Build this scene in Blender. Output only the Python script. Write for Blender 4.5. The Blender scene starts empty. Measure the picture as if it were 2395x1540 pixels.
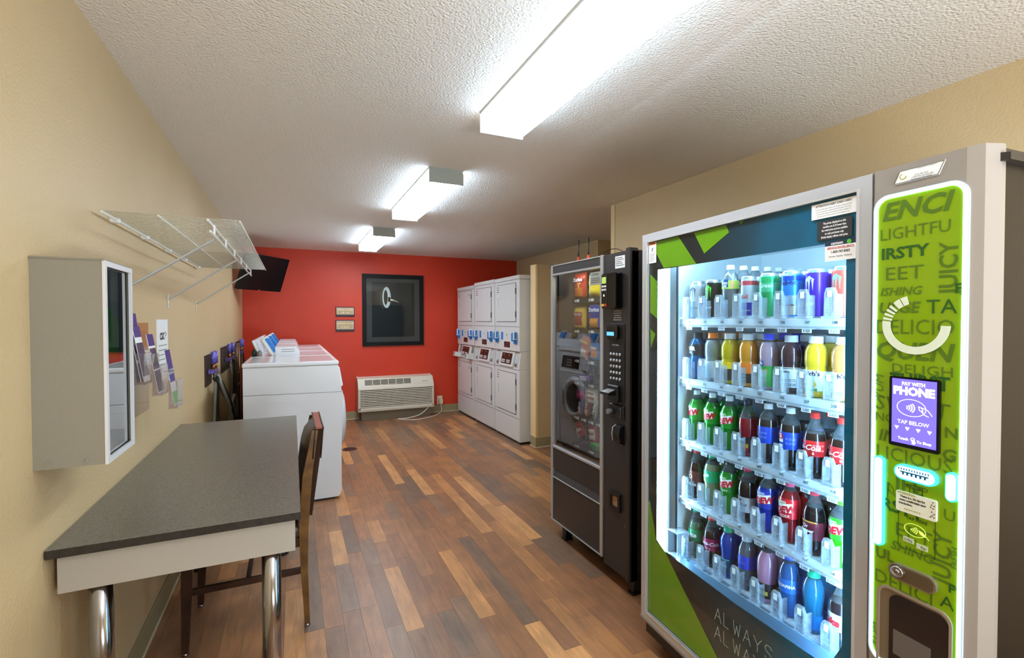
import bpy, bmesh, math, random
from mathutils import Matrix, Vector
PI = math.pi
rnd = random.Random(7)
scn = bpy.context.scene
COL = scn.collection

# ---------------------------------------------------------------- camera, world, exposure
cam_d = bpy.data.cameras.new('camera'); cam = bpy.data.objects.new('camera', cam_d); COL.objects.link(cam)
cam_d.sensor_width = 36.0; cam_d.lens = 16.7435; cam_d.clip_start = 0.02
RX = Vector((0.908116889, -0.418713741, -0.001587026)); UX = Vector((0.009410285, 0.016619712, 0.999817599)); BX = Vector((-0.418610991, -0.907966182, 0.019032857))
m = Matrix((RX, UX, BX)).transposed().to_4x4(); m.translation = Vector((0, 0, 1.46))
cam.matrix_world = m
scn.camera = cam
world = bpy.data.worlds.new('world'); scn.world = world; world.use_nodes = True
world.node_tree.nodes['Background'].inputs[0].default_value = (0.8, 0.85, 0.9, 1)
world.node_tree.nodes['Background'].inputs[1].default_value = 0.3
scn.view_settings.view_transform = 'Standard'; scn.view_settings.look = 'None'
scn.view_settings.exposure = 1.72; scn.view_settings.gamma = 1.0
LAMP = 6.8        # ceiling fixture lens strength
TUBE = 32.0       # cold tubes inside the drink cooler
CEIL = 2.46

# unseen fill lamp added behind the camera to brighten the ceiling
fl_d = bpy.data.lights.new('bounce_lamp', 'AREA'); fl_d.shape = 'DISK'; fl_d.size = 0.9; fl_d.energy = 27; fl_d.color = (0.86, 0.94, 1.0)
fl_o = bpy.data.objects.new('bounce_lamp', fl_d); COL.objects.link(fl_o); fl_o.location = (1.0, -1.3, 1.0); fl_o.rotation_euler = (PI - .55, 0, 0)

# ---------------------------------------------------------------- materials
def lin(c):
    r = []
    for v in c:
        v = v / 255.0
        r.append(v / 12.92 if v <= 0.04045 else ((v + 0.055) / 1.055) ** 2.4)
    return (r[0], r[1], r[2], 1.0)
MATS = {}
def mat(name, c, rough=0.5, metal=0.0, trans=0.0, ior=1.45, coat=0.0, emis=None, es=0.0, spec=0.5,
        bump=None, vary=None, vscale=8.0, sss=0.0):
    if name in MATS: return MATS[name]
    mt = bpy.data.materials.new(name); mt.use_nodes = True
    nt = mt.node_tree; b = nt.nodes['Principled BSDF']
    b.inputs['Base Color'].default_value = lin(c); b.inputs['Roughness'].default_value = rough
    b.inputs['Metallic'].default_value = metal; b.inputs['Transmission Weight'].default_value = trans
    b.inputs['IOR'].default_value = ior; b.inputs['Coat Weight'].default_value = coat
    b.inputs['Specular IOR Level'].default_value = spec
    if emis is not None:
        b.inputs['Emission Color'].default_value = lin(emis); b.inputs['Emission Strength'].default_value = es
    tc = None
    if bump or vary:
        tc = nt.nodes.new('ShaderNodeTexCoord')
    if bump:                                    # (scale, distance, detail)
        n = nt.nodes.new('ShaderNodeTexNoise'); n.inputs['Scale'].default_value = bump[0]
        n.inputs['Detail'].default_value = bump[2]; nt.links.new(tc.outputs['Object'], n.inputs['Vector'])
        bp = nt.nodes.new('ShaderNodeBump'); bp.inputs['Distance'].default_value = bump[1]
        bp.inputs['Strength'].default_value = 1.0
        nt.links.new(n.outputs['Fac'], bp.inputs['Height']); nt.links.new(bp.outputs['Normal'], b.inputs['Normal'])
    if vary:                                    # second colour mixed in by noise
        n = nt.nodes.new('ShaderNodeTexNoise'); n.inputs['Scale'].default_value = vscale
        n.inputs['Detail'].default_value = 4; nt.links.new(tc.outputs['Object'], n.inputs['Vector'])
        cr = nt.nodes.new('ShaderNodeValToRGB'); cr.color_ramp.elements[0].position = .35; cr.color_ramp.elements[1].position = .68
        cr.color_ramp.elements[0].color = lin(c); cr.color_ramp.elements[1].color = lin(vary)
        nt.links.new(n.outputs['Fac'], cr.inputs['Fac']); nt.links.new(cr.outputs['Color'], b.inputs['Base Color'])
    MATS[name] = mt
    return mt
def clear(name, tint=(235, 245, 250), k=2.0, diff=0.0, rough=0.03, ior=1.45, dcol=(255, 255, 255)):
    """thin clear plastic or glass: lets light straight through, reflects by Fresnel"""
    if name in MATS: return MATS[name]
    mt = bpy.data.materials.new(name); mt.use_nodes = True; nt = mt.node_tree
    nt.nodes.remove(nt.nodes['Principled BSDF']); out = nt.nodes['Material Output']
    t = nt.nodes.new('ShaderNodeBsdfTransparent'); t.inputs[0].default_value = lin(tint)
    g = nt.nodes.new('ShaderNodeBsdfGlossy'); g.inputs['Roughness'].default_value = rough
    fr = nt.nodes.new('ShaderNodeFresnel'); fr.inputs['IOR'].default_value = ior
    mu = nt.nodes.new('ShaderNodeMath'); mu.operation = 'MULTIPLY'; mu.inputs[1].default_value = k; mu.use_clamp = True
    ge = nt.nodes.new('ShaderNodeNewGeometry'); iv = nt.nodes.new('ShaderNodeMath'); iv.operation = 'SUBTRACT'; iv.inputs[0].default_value = 1.0
    nt.links.new(ge.outputs['Backfacing'], iv.inputs[1])
    m0 = nt.nodes.new('ShaderNodeMath'); m0.operation = 'MULTIPLY'; nt.links.new(fr.outputs[0], m0.inputs[0]); nt.links.new(iv.outputs[0], m0.inputs[1])
    nt.links.new(m0.outputs[0], mu.inputs[0])
    mx = nt.nodes.new('ShaderNodeMixShader'); nt.links.new(mu.outputs[0], mx.inputs[0])
    if diff > 0:
        d = nt.nodes.new('ShaderNodeBsdfDiffuse'); d.inputs[0].default_value = lin(dcol)
        m2 = nt.nodes.new('ShaderNodeMixShader'); m2.inputs[0].default_value = diff
        nt.links.new(t.outputs[0], m2.inputs[1]); nt.links.new(d.outputs[0], m2.inputs[2])
        nt.links.new(m2.outputs[0], mx.inputs[1])
    else:
        nt.links.new(t.outputs[0], mx.inputs[1])
    nt.links.new(g.outputs[0], mx.inputs[2]); nt.links.new(mx.outputs[0], out.inputs[0])
    MATS[name] = mt
    return mt

white_enamel = mat('white_enamel', (226, 229, 234), .28, coat=.3)
dryer_white = mat('dryer_white', (222, 221, 219), .32, coat=.2)
chrome = mat('chrome', (172, 172, 178), .14, metal=1)
steel = mat('steel', (175, 175, 178), .3, metal=1)
black_plastic = mat('black_plastic', (22, 22, 24), .4)
black_gloss = mat('black_gloss', (10, 10, 12), .12)
dark_paint = mat('dark_paint', (45, 41, 40), .38, bump=(350, .0003, 2))
white_plastic = mat('white_plastic', (235, 235, 235), .4)
wire_white = mat('wire_white', (222, 222, 214), .35)
ink = mat('ink', (25, 25, 28), .5)
grey_ink = mat('grey_ink', (120, 120, 125), .5)
white_ink = mat('white_ink', (240, 240, 240), .5)
paper = mat('paper', (240, 240, 240), .6)
blue_label = mat('blue_label', (35, 130, 215), .35)
navy_label = mat('navy_label', (50, 75, 150), .4)
red_ink = mat('red_ink', (200, 40, 45), .4)
clear_plastic = clear('clear_plastic', (236, 245, 250), 2.2, .10)
gate_plastic = clear('gate_plastic', (226, 240, 250), 3.0, .22)
pane_glass = clear('pane_glass', (242, 248, 249), 1.4, 0.0, .01)
acrylic = clear('acrylic', (244, 240, 240), 1.3, .05)

# ---------------------------------------------------------------- mesh helpers
def NB(): return bmesh.new()
def abox(bm, x0, x1, y0, y1, z0, z1, bev=0.0, mi=0, mx=None, seg=1):
    r = bmesh.ops.create_cube(bm, size=1.0); vs = r['verts']
    for v in vs:
        v.co = Vector(((x0 + x1) / 2 + v.co.x * (x1 - x0), (y0 + y1) / 2 + v.co.y * (y1 - y0), (z0 + z1) / 2 + v.co.z * (z1 - z0)))
    fs = set(f for v in vs for f in v.link_faces)
    if bev > 0:
        es = list(set(e for v in vs for e in v.link_edges))
        rb = bmesh.ops.bevel(bm, geom=es, offset=bev, segments=seg, affect='EDGES', profile=.5)
        fs = set(rb['faces']) | set(f for f in fs if f.is_valid)
        vs = list(set(v for f in fs for v in f.verts))
    for f in fs: f.material_index = mi
    if mx is not None:
        for v in vs: v.co = mx @ v.co
    return vs
def ring(c, ax, r, seg, ph=0):
    ax = ax.normalized(); h = Vector((0, 0, 1)) if abs(ax.z) < .9 else Vector((1, 0, 0))
    a = ax.cross(h).normalized(); b = ax.cross(a).normalized()
    return [c + (a * math.cos(ph + 2 * PI * i / seg) + b * math.sin(ph + 2 * PI * i / seg)) * r for i in range(seg)]
def atube(bm, pts, r, seg=8, mi=0, caps=True, closed=False):
    pts = [Vector(p) for p in pts]; n = len(pts); rs = r if isinstance(r, (list, tuple)) else [r] * n
    rows = []
    for i, p in enumerate(pts):
        if closed: ax = pts[(i + 1) % n] - pts[i - 1]
        else: ax = pts[min(i + 1, n - 1)] - pts[max(i - 1, 0)]
        rows.append([bm.verts.new(q) for q in ring(p, ax, rs[i], seg)])
    for i in range(n if closed else n - 1):
        A = rows[i]; B = rows[(i + 1) % n]
        # keep the rings aligned
        off = min(range(seg), key=lambda k: (A[0].co - B[k].co).length)
        for j in range(seg):
            f = bm.faces.new((A[j], A[(j + 1) % seg], B[(j + 1 + off) % seg], B[(j + off) % seg])); f.material_index = mi; f.smooth = True
    if caps and not closed:
        f = bm.faces.new(rows[0]); f.material_index = mi
        f = bm.faces.new(list(reversed(rows[-1]))); f.material_index = mi
def acyl(bm, p0, p1, r, seg=16, mi=0, r2=None):
    atube(bm, [p0, p1], [r, r if r2 is None else r2], seg, mi)
def lathe(bm, prof, seg=20, mis=None, c=(0, 0, 0), mx=None):
    rows = []; c = Vector(c)
    for r, z in prof:
        row = []
        for i in range(seg):
            a = 2 * PI * i / seg
            p = c + Vector((r * math.cos(a), r * math.sin(a), z))
            row.append(bm.verts.new(mx @ p if mx is not None else p))
        rows.append(row)
    for k in range(len(rows) - 1):
        for i in range(seg):
            f = bm.faces.new((rows[k][i], rows[k][(i + 1) % seg], rows[k + 1][(i + 1) % seg], rows[k + 1][i]))
            f.material_index = mis[k] if mis else 0; f.smooth = True
    f = bm.faces.new(list(reversed(rows[0]))); f.material_index = mis[0] if mis else 0
    f = bm.faces.new(rows[-1]); f.material_index = mis[-1] if mis else 0
def aprism(bm, pts, y0, y1, mi=0, mx=None, axis='y'):
    """polygon in (x, z) pushed from y0 to y1 (axis 'x': polygon in (y, z) pushed along x; 'z': (x, y) along z)"""
    def P(a, b, t):
        v = Vector((a, t, b)) if axis == 'y' else Vector((t, a, b)) if axis == 'x' else Vector((a, b, t))
        return mx @ v if mx is not None else v
    A = [bm.verts.new(P(a, b, y0)) for a, b in pts]; B = [bm.verts.new(P(a, b, y1)) for a, b in pts]; n = len(pts)
    fs = [bm.faces.new(A), bm.faces.new(list(reversed(B)))]
    for i in range(n): fs.append(bm.faces.new((A[i], B[i], B[(i + 1) % n], A[(i + 1) % n])))
    for f in fs: f.material_index = mi
    return fs
def rrect(x0, x1, z0, z1, r, n=5):
    p = []
    for cx, cz, a0 in ((x1 - r, z1 - r, 0), (x0 + r, z1 - r, 90), (x0 + r, z0 + r, 180), (x1 - r, z0 + r, 270)):
        for i in range(n + 1):
            a = math.radians(a0 + 90 * i / n); p.append((cx + r * math.cos(a), cz + r * math.sin(a)))
    return p
def aring(bm, outer, inner, y0, y1, mi=0, axis='y', mx=None):
    """frame between two outlines of equal count"""
    def P(a, b, t):
        v = Vector((a, t, b)) if axis == 'y' else Vector((t, a, b)) if axis == 'x' else Vector((a, b, t))
        return mx @ v if mx is not None else v
    n = len(outer); L = []
    for src, t in ((outer, y0), (outer, y1), (inner, y1), (inner, y0)): L.append([bm.verts.new(P(a, b, t)) for a, b in src])
    for k in range(4):
        for i in range(n):
            f = bm.faces.new((L[k][i], L[k][(i + 1) % n], L[(k + 1) % 4][(i + 1) % n], L[(k + 1) % 4][i])); f.material_index = mi
def rfr(x0, x1, z0, z1, w):
    return [(x0, z0), (x1, z0), (x1, z1), (x0, z1)], [(x0 + w, z0 + w), (x1 - w, z0 + w), (x1 - w, z1 - w), (x0 + w, z1 - w)]
def build(name, bm, mats, parent=None, loc=None, rot=None, smooth=None):
    bmesh.ops.recalc_face_normals(bm, faces=bm.faces)
    me = bpy.data.meshes.new(name); bm.to_mesh(me); bm.free()
    if not isinstance(mats, (list, tuple)): mats = [mats]
    for q in mats: me.materials.append(q)
    o = bpy.data.objects.new(name, me); COL.objects.link(o)
    if parent is not None: o.parent = parent
    if loc: o.location = loc
    if rot: o.rotation_euler = rot
    if smooth:
        for p in me.polygons: p.use_smooth = True
        me.set_sharp_from_angle(angle=math.radians(smooth)) if hasattr(me, 'set_sharp_from_angle') else None
    return o
def tag(o, label, cat, group=None, kind=None):
    o['label'] = label; o['category'] = cat
    if group: o['group'] = group
    if kind: o['kind'] = kind
    return o
def thing(name, label, cat, loc=(0, 0, 0), rotz=0, group=None, M=None):
    o = bpy.data.objects.new(name, None); COL.objects.link(o); o.empty_display_size = .1
    if M is not None: o.matrix_world = M
    else: o.location = loc; o.rotation_euler = (0, 0, rotz)
    return tag(o, label, cat, group)
def struct(name, bm, m, parent=None, label=None):
    o = build(name, bm, m, parent)
    if parent is None: o['kind'] = 'structure'
    if label: o['label'] = label
    return o
def copy_tree(o, parent=None):
    c = o.copy(); COL.objects.link(c)
    if parent is not None: c.parent = parent
    for ch in KIDS.get(o.name, []): copy_tree(ch, c)
    return c
KIDS = {}
def index_kids():
    KIDS.clear()
    for o in bpy.data.objects:
        if o.parent is not None: KIDS.setdefault(o.parent.name, []).append(o)
TXT = {}
def text_bm(bm, s, size, x, z, y=0.0, mi=0, align='CENTER', bold=0.0, shear=0.0, sx=1.0, R=None, rot=0.0, a0=0.0, mx=None, vertical=False, thick=None):
    """flat lettering that faces local -y; with R it wraps a cylinder of radius R about z"""
    key = (s, bold, shear, align)
    if key not in TXT:
        cu = bpy.data.curves.new('t', 'FONT'); cu.body = s; cu.size = 1.0; cu.offset = bold; cu.shear = shear
        cu.align_x = align; cu.align_y = 'CENTER'; cu.resolution_u = 2
        ob = bpy.data.objects.new('t', cu); COL.objects.link(ob)
        dg = bpy.context.evaluated_depsgraph_get(); me = bpy.data.meshes.new_from_object(ob.evaluated_get(dg))
        TXT[key] = ([tuple(v.co) for v in me.vertices], [tuple(p.vertices) for p in me.polygons])
        bpy.data.objects.remove(ob); bpy.data.curves.remove(cu); bpy.data.meshes.remove(me)
    vs, fs = TXT[key]; out = []
    cr, sr = math.cos(rot), math.sin(rot)
    for vx, vy, _ in vs:
        px, pz = vx * size * sx, vy * size
        px, pz = px * cr - pz * sr + x, px * sr + pz * cr + z
        if R: a = px / R + a0; p = Vector((R * math.sin(a), -R * math.cos(a), pz))
        else: p = Vector((px, y, pz))
        out.append(bm.verts.new(mx @ p if mx is not None else p))
    for f in fs:
        try: q = bm.faces.new([out[i] for i in f]); q.material_index = mi
        except ValueError: pass
def label_text(name, parent, m, items, **kw):
    """flat lettering, one object per word or line"""
    o = None
    for it in items:
        bm = NB(); d = dict(kw); d.update(it[4] if len(it) > 4 else {})
        text_bm(bm, it[0], it[1], it[2], it[3], **d)
        me = bpy.data.meshes.new(name); bm.to_mesh(me); bm.free(); me.materials.append(m)
        o = bpy.data.objects.new(name, me); COL.objects.link(o); o.parent = parent
    return o
scn.cycles.max_bounces = 9; scn.cycles.diffuse_bounces = 4; scn.cycles.adaptive_threshold = 0.025; scn.cycles.glossy_bounces = 4
scn.cycles.transmission_bounces = 5; scn.cycles.transparent_max_bounces = 24
scn.cycles.caustics_reflective = False; scn.cycles.caustics_refractive = False
scn.cycles.sample_clamp_indirect = 6.0

# ---------------------------------------------------------------- room shell
def wall_mat(name, c, c2, rough=.55):
    m = mat(name, c, rough, vary=c2, vscale=1.3)
    nt = m.node_tree; b = nt.nodes['Principled BSDF']
    tc = nt.nodes.new('ShaderNodeTexCoord')
    n = nt.nodes.new('ShaderNodeTexNoise'); n.inputs['Scale'].default_value = 95; n.inputs['Detail'].default_value = 3
    bp = nt.nodes.new('ShaderNodeBump'); bp.inputs['Distance'].default_value = .0028; bp.inputs['Strength'].default_value = .8
    nt.links.new(tc.outputs['Object'], n.inputs['Vector']); nt.links.new(n.outputs['Fac'], bp.inputs['Height'])
    nt.links.new(bp.outputs['Normal'], b.inputs['Normal'])
    return m
beige = wall_mat('beige_paint', (211, 186, 143), (205, 179, 134), .5)
red_paint = wall_mat('red_paint', (214, 64, 36), (206, 56, 31), .42)
ceil_m = mat('popcorn_ceiling', (240, 234, 226), .85)
nt = ceil_m.node_tree; b = nt.nodes['Principled BSDF']; tc = nt.nodes.new('ShaderNodeTexCoord')
n1 = nt.nodes.new('ShaderNodeTexVoronoi'); n1.inputs['Scale'].default_value = 110; n1.feature = 'SMOOTH_F1'
n2 = nt.nodes.new('ShaderNodeTexNoise'); n2.inputs['Scale'].default_value = 140; n2.inputs['Detail'].default_value = 4
ad = nt.nodes.new('ShaderNodeMath'); ad.operation = 'SUBTRACT'
nt.links.new(tc.outputs['Object'], n1.inputs['Vector']); nt.links.new(tc.outputs['Object'], n2.inputs['Vector'])
nt.links.new(n2.outputs['Fac'], ad.inputs[0]); nt.links.new(n1.outputs['Distance'], ad.inputs[1])
bp = nt.nodes.new('ShaderNodeBump'); bp.inputs['Distance'].default_value = .0055; bp.inputs['Strength'].default_value = .7
nt.links.new(ad.outputs[0], bp.inputs['Height']); nt.links.new(bp.outputs['Normal'], b.inputs['Normal'])
base_tan = mat('base_tan', (160, 146, 108), .5)
cream = mat('cream_caulk', (226, 216, 184), .6)
XL, YB, XR, YR, XA = -.61, 7.34, 2.55, 3.44, 3.47
YF = -2.6
bm = NB(); abox(bm, XL - .1, XL, YF, YB, 0, CEIL); struct('wall_left', bm, beige)
bm = NB(); abox(bm, XL - .1, 4.6, YB, YB + .1, 0, CEIL); struct('wall_back', bm, red_paint, label='far wall painted bright red')
bm = NB(); abox(bm, XR, 4.6, YF, YR, 0, CEIL); struct('wall_right', bm, beige)
bm = NB(); abox(bm, XA, 4.6, 4.96, YB, 0, CEIL); struct('wall_alcove', bm, beige)
bm = NB(); abox(bm, 4.5, 4.6, YR, 4.96, 0, CEIL); struct('wall_recess', bm, beige)
bm = NB(); abox(bm, XL - .1, 4.6, YF - .1, YF, 0, CEIL); struct('wall_front', bm, beige)
bm = NB(); abox(bm, XL - .1, 4.6, YF - .1, YB + .1, CEIL, CEIL + .1); struct('ceiling', bm, ceil_m)
part_w = NB(); abox(part_w, 2.512, XA, 4.80, 4.92, 0, 2.09); pw = struct('wall_partition', part_w, beige, label='short partition wall beside the stacked dryers')
bm = NB(); abox(bm, 2.506, 2.512, 4.797, 4.923, .12, 2.09); abox(bm, 2.512, 2.535, 4.794, 4.80, .12, 2.09); struct('corner_trim', bm, mat('post_trim', (240, 210, 156), .5), pw)  # end face painted paler for the light that falls on it
bm = NB(); abox(bm, XR - .006, XR, YR - .05, YR + .004, 0, CEIL); struct('trim_1', bm, mat('pale_trim', (226, 200, 150), .5), None)
def skirting(name, x0, x1, y0, y1, side):
    bm = NB(); abox(bm, x0, x1, y0, y1, .004, .115, .002)
    o = struct(name, bm, base_tan)
    g = .006; bm = NB()
    if side == 'x+': abox(bm, x0, x1 + g, y0, y1, 0, .008)
    elif side == 'x-': abox(bm, x0 - g, x1, y0, y1, 0, .008)
    else: abox(bm, x0, x1, y0 - g, y1, 0, .008)
    struct('caulk_line', bm, cream, o)
skirting('baseboard_left', XL, XL + .008, YF, YB, 'x+')
skirting('baseboard_back', XL + .008, XA, YB - .008, YB, 'y')
skirting('baseboard_right', XR - .008, XR, YF, YR, 'x-')
skirting('baseboard_partition', 2.504, XA, 4.792, 4.80, 'y')
skirting('baseboard_partition_end', 2.504, 2.512, 4.80, 4.925, 'x-')

# ---------------------------------------------------------------- plank floor
def plank_mat():
    mt = bpy.data.materials.new('wood_plank'); mt.use_nodes = True; nt = mt.node_tree; b = nt.nodes['Principled BSDF']
    oi = nt.nodes.new('ShaderNodeObjectInfo'); tc = nt.nodes.new('ShaderNodeTexCoord')
    at = nt.nodes.new('ShaderNodeAttribute'); at.attribute_name = 'tone'
    sm = nt.nodes.new('ShaderNodeMath'); sm.operation = 'ADD'
    fr = nt.nodes.new('ShaderNodeMath'); fr.operation = 'FRACT'
    nt.links.new(oi.outputs['Random'], sm.inputs[0]); nt.links.new(at.outputs['Fac'], sm.inputs[1]); nt.links.new(sm.outputs[0], fr.inputs[0])
    cr = nt.nodes.new('ShaderNodeValToRGB'); cr.color_ramp.interpolation = 'CONSTANT'
    cols = [(0, (134, 99, 74)), (.13, (158, 112, 78)), (.27, (188, 136, 88)), (.36, (146, 103, 73)), (.5, (122, 98, 80)), (.6, (170, 121, 80)),
            (.72, (140, 110, 87)), (.84, (202, 149, 98)), (.91, (150, 106, 74))]
    e = cr.color_ramp.elements; e[0].position = 0; e[0].color = lin(cols[0][1]); e[1].position = cols[1][0]; e[1].color = lin(cols[1][1])
    for p, c in cols[2:]:
        q = e.new(p); q.color = lin(c)
    nt.links.new(fr.outputs[0], cr.inputs['Fac'])
    geo = nt.nodes.new('ShaderNodeNewGeometry')
    mp = nt.nodes.new('ShaderNodeMapping'); mp.inputs['Scale'].default_value = (24, 3.0, 1); nt.links.new(geo.outputs['Position'], mp.inputs['Vector'])
    mul = nt.nodes.new('ShaderNodeMath'); mul.operation = 'MULTIPLY'; mul.inputs[1].default_value = 50
    cb = nt.nodes.new('ShaderNodeCombineXYZ'); nt.links.new(fr.outputs[0], mul.inputs[0]); nt.links.new(mul.outputs[0], cb.inputs['Z'])
    va = nt.nodes.new('ShaderNodeVectorMath'); nt.links.new(mp.outputs[0], va.inputs[0]); nt.links.new(cb.outputs[0], va.inputs[1])
    n = nt.nodes.new('ShaderNodeTexNoise'); n.inputs['Scale'].default_value = 1.6; n.inputs['Detail'].default_value = 6; n.inputs['Distortion'].default_value = .8
    nt.links.new(va.outputs[0], n.inputs['Vector'])
    r2 = nt.nodes.new('ShaderNodeValToRGB'); r2.color_ramp.elements[0].position = .3; r2.color_ramp.elements[1].position = .72
    r2.color_ramp.elements[0].color = (.78, .77, .78, 1); r2.color_ramp.elements[1].color = (1.14, 1.12, 1.1, 1)
    nt.links.new(n.outputs['Fac'], r2.inputs['Fac'])
    # broad blotches across each board
    n3 = nt.nodes.new('ShaderNodeTexNoise'); n3.inputs['Scale'].default_value = 5.5; n3.inputs['Detail'].default_value = 3
    nt.links.new(geo.outputs['Position'], n3.inputs['Vector'])
    r3 = nt.nodes.new('ShaderNodeValToRGB'); r3.color_ramp.elements[0].position = .35; r3.color_ramp.elements[1].position = .65
    r3.color_ramp.elements[0].color = (.88, .88, .9, 1); r3.color_ramp.elements[1].color = (1.12, 1.08, 1.02, 1)
    nt.links.new(n3.outputs['Fac'], r3.inputs['Fac'])
    m1 = nt.nodes.new('ShaderNodeMixRGB'); m1.blend_type = 'MULTIPLY'; m1.inputs[0].default_value = 1
    m2 = nt.nodes.new('ShaderNodeMixRGB'); m2.blend_type = 'MULTIPLY'; m2.inputs[0].default_value = 1
    nt.links.new(cr.outputs['Color'], m1.inputs[1]); nt.links.new(r2.outputs['Color'], m1.inputs[2])
    nt.links.new(m1.outputs[0], m2.inputs[1]); nt.links.new(r3.outputs['Color'], m2.inputs[2]); nt.links.new(m2.outputs[0], b.inputs['Base Color'])
    b.inputs['Roughness'].default_value = .36
    n4 = nt.nodes.new('ShaderNodeTexNoise'); n4.inputs['Scale'].default_value = 190; n4.inputs['Detail'].default_value = 2
    nt.links.new(geo.outputs['Position'], n4.inputs['Vector'])
    bp = nt.nodes.new('ShaderNodeBump'); bp.inputs['Distance'].default_value = .0006; nt.links.new(n4.outputs['Fac'], bp.inputs['Height'])
    nt.links.new(bp.outputs['Normal'], b.inputs['Normal'])
    return mt
plank_m = plank_mat()
bm = NB(); abox(bm, XL - .1, 4.6, YF - .1, YB + .1, -.1, -.004)
floor = struct('floor', bm, mat('floor_joint', (52, 38, 30), .6))
PW = .0866; lens = [.36, .5, .62, .74, .86, 1.0]; PM = {}
for L in lens:
    bm = NB(); abox(bm, .0004, PW - .0004, 0.0004, L - .0004, -.004, 0)
    me = bpy.data.meshes.new('plank'); bm.to_mesh(me); bm.free(); me.materials.append(plank_m); PM[L] = me
far_bm = NB(); tones = []
k0 = int(math.floor((XL - .125) / PW)); k1 = int(math.ceil((4.5 - .125) / PW)); npl = 0
for k in range(k0, k1 + 1):
    x = .125 + k * PW; y = YF - rnd.random() * .8
    while y < YB - .02:
        L = rnd.choice(lens); t = rnd.random()
        vis = y + L > 1.75 and x > XL - .09 and x < 2.5 and not (x > 1.75 and y + L < 3.0) and not (x > 2.42 and y > 4.85) and npl < 296
        if vis and y < YB - .05:
            o = bpy.data.objects.new('plank', PM[L]); COL.objects.link(o); o.parent = floor; o.location = (x, y, 0); npl += 1
        else:
            vs = abox(far_bm, x + .0004, x + PW - .0004, y + .0004, min(y + L, YB) - .0004, -.004, 0); tones.append((len(far_bm.faces), t))
        y += L
me = bpy.data.meshes.new('plank'); far_bm.to_mesh(me); far_bm.free(); me.materials.append(plank_m)
at = me.attributes.new('tone', 'FLOAT', 'FACE'); j = 0
for i in range(len(me.polygons)):
    while i >= tones[j][0]: j += 1
    at.data[i].value = tones[j][1]
o = bpy.data.objects.new('plank', me); COL.objects.link(o); o.parent = floor; o['kind'] = 'stuff'

# ---------------------------------------------------------------- ceiling fixtures
def lens_mat(LAMP=LAMP):
    mt = bpy.data.materials.new('lit_lens'); mt.use_nodes = True; nt = mt.node_tree; b = nt.nodes['Principled BSDF']
    b.inputs['Base Color'].default_value = (.9, .9, .9, 1); b.inputs['Roughness'].default_value = .3
    tc = nt.nodes.new('ShaderNodeTexCoord'); sp = nt.nodes.new('ShaderNodeSeparateXYZ'); nt.links.new(tc.outputs['Object'], sp.inputs[0])
    ab = nt.nodes.new('ShaderNodeMath'); ab.operation = 'ABSOLUTE'; nt.links.new(sp.outputs['X'], ab.inputs[0])
    mr = nt.nodes.new('ShaderNodeMapRange'); mr.inputs['From Min'].default_value = 0; mr.inputs['From Max'].default_value = .05
    mr.inputs['To Min'].default_value = LAMP * .42; mr.inputs['To Max'].default_value = LAMP; mr.interpolation_type = 'SMOOTHSTEP'
    nt.links.new(ab.outputs[0], mr.inputs['Value']); nt.links.new(mr.outputs[0], b.inputs['Emission Strength'])
    b.inputs['Emission Color'].default_value = (.80, .91, 1.0, 1)
    wv = nt.nodes.new('ShaderNodeTexWave'); wv.bands_direction = 'Y'; wv.inputs['Scale'].default_value = 60
    nt.links.new(tc.outputs['Object'], wv.inputs['Vector'])
    bp = nt.nodes.new('ShaderNodeBump'); bp.inputs['Distance'].default_value = .002; nt.links.new(wv.outputs['Fac'], bp.inputs['Height']); nt.links.new(bp.outputs['Normal'], b.inputs['Normal'])
    return mt
cap_m = mat('fixture_cap', (158, 164, 158), .5); pan_m = mat('fixture_pan', (205, 205, 200), .5)
def fixture(cx, y0, y1, label, z=CEIL, g=1.0):
    lens_m = lens_mat(LAMP * g); side_m = mat('lit_lens_side_%.1f' % g, (230, 235, 238), .3, emis=(206, 232, 255), es=LAMP * g * .38)
    t = thing('ceiling_light', label, 'ceiling light', (cx, (y0 + y1) / 2, z), 0, 'long wraparound ceiling lights')
    h = (y1 - y0) / 2; w = .113; d = .092
    prof = [(-w, -.012), (-w, -d + .02), (-w + .012, -d), (w - .012, -d), (w, -d + .02), (w, -.012)]
    bm = NB()
    for f in aprism(bm, prof, -h + .006, h - .006):
        f.normal_update(); f.material_index = 1 if abs(f.normal.x) > .85 else 0
    build('diffuser', bm, [lens_m, side_m], t)
    bm = NB(); abox(bm, -w - .004, w + .004, -h + .004, h - .004, -.012, 0); build('pan', bm, pan_m, t)
    cp = [(-w - .004, 0), (-w - .004, -d - .004), (w + .004, -d - .004), (w + .004, -.022), (w - .014, 0)]
    bm = NB(); aprism(bm, cp, -h - .004, -h + .006); build('end_cap', bm, cap_m, t)
    bm = NB(); aprism(bm, [(-w, 0), (-w, -d - .002), (w, -d - .002), (w, 0)], h - .006, h + .002); build('end_cap', bm, mat('lit_cap', (240, 240, 240), .4, emis=(240, 246, 255), es=1.0), t)
    return t
fixture(.945, .90, 2.165, 'nearest and largest ceiling light, running out of the top of the picture')
fixture(.935, 3.06, 4.345, 'middle ceiling light with a grey near end, over the open floor', g=1.55)
fixture(.91, 5.27, 6.50, 'farthest ceiling light, small and close to the red wall', g=1.85)
fixture(.945, -1.28, -.03, 'ceiling light behind the viewer, outside the picture')
HALF = PI / 2
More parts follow.
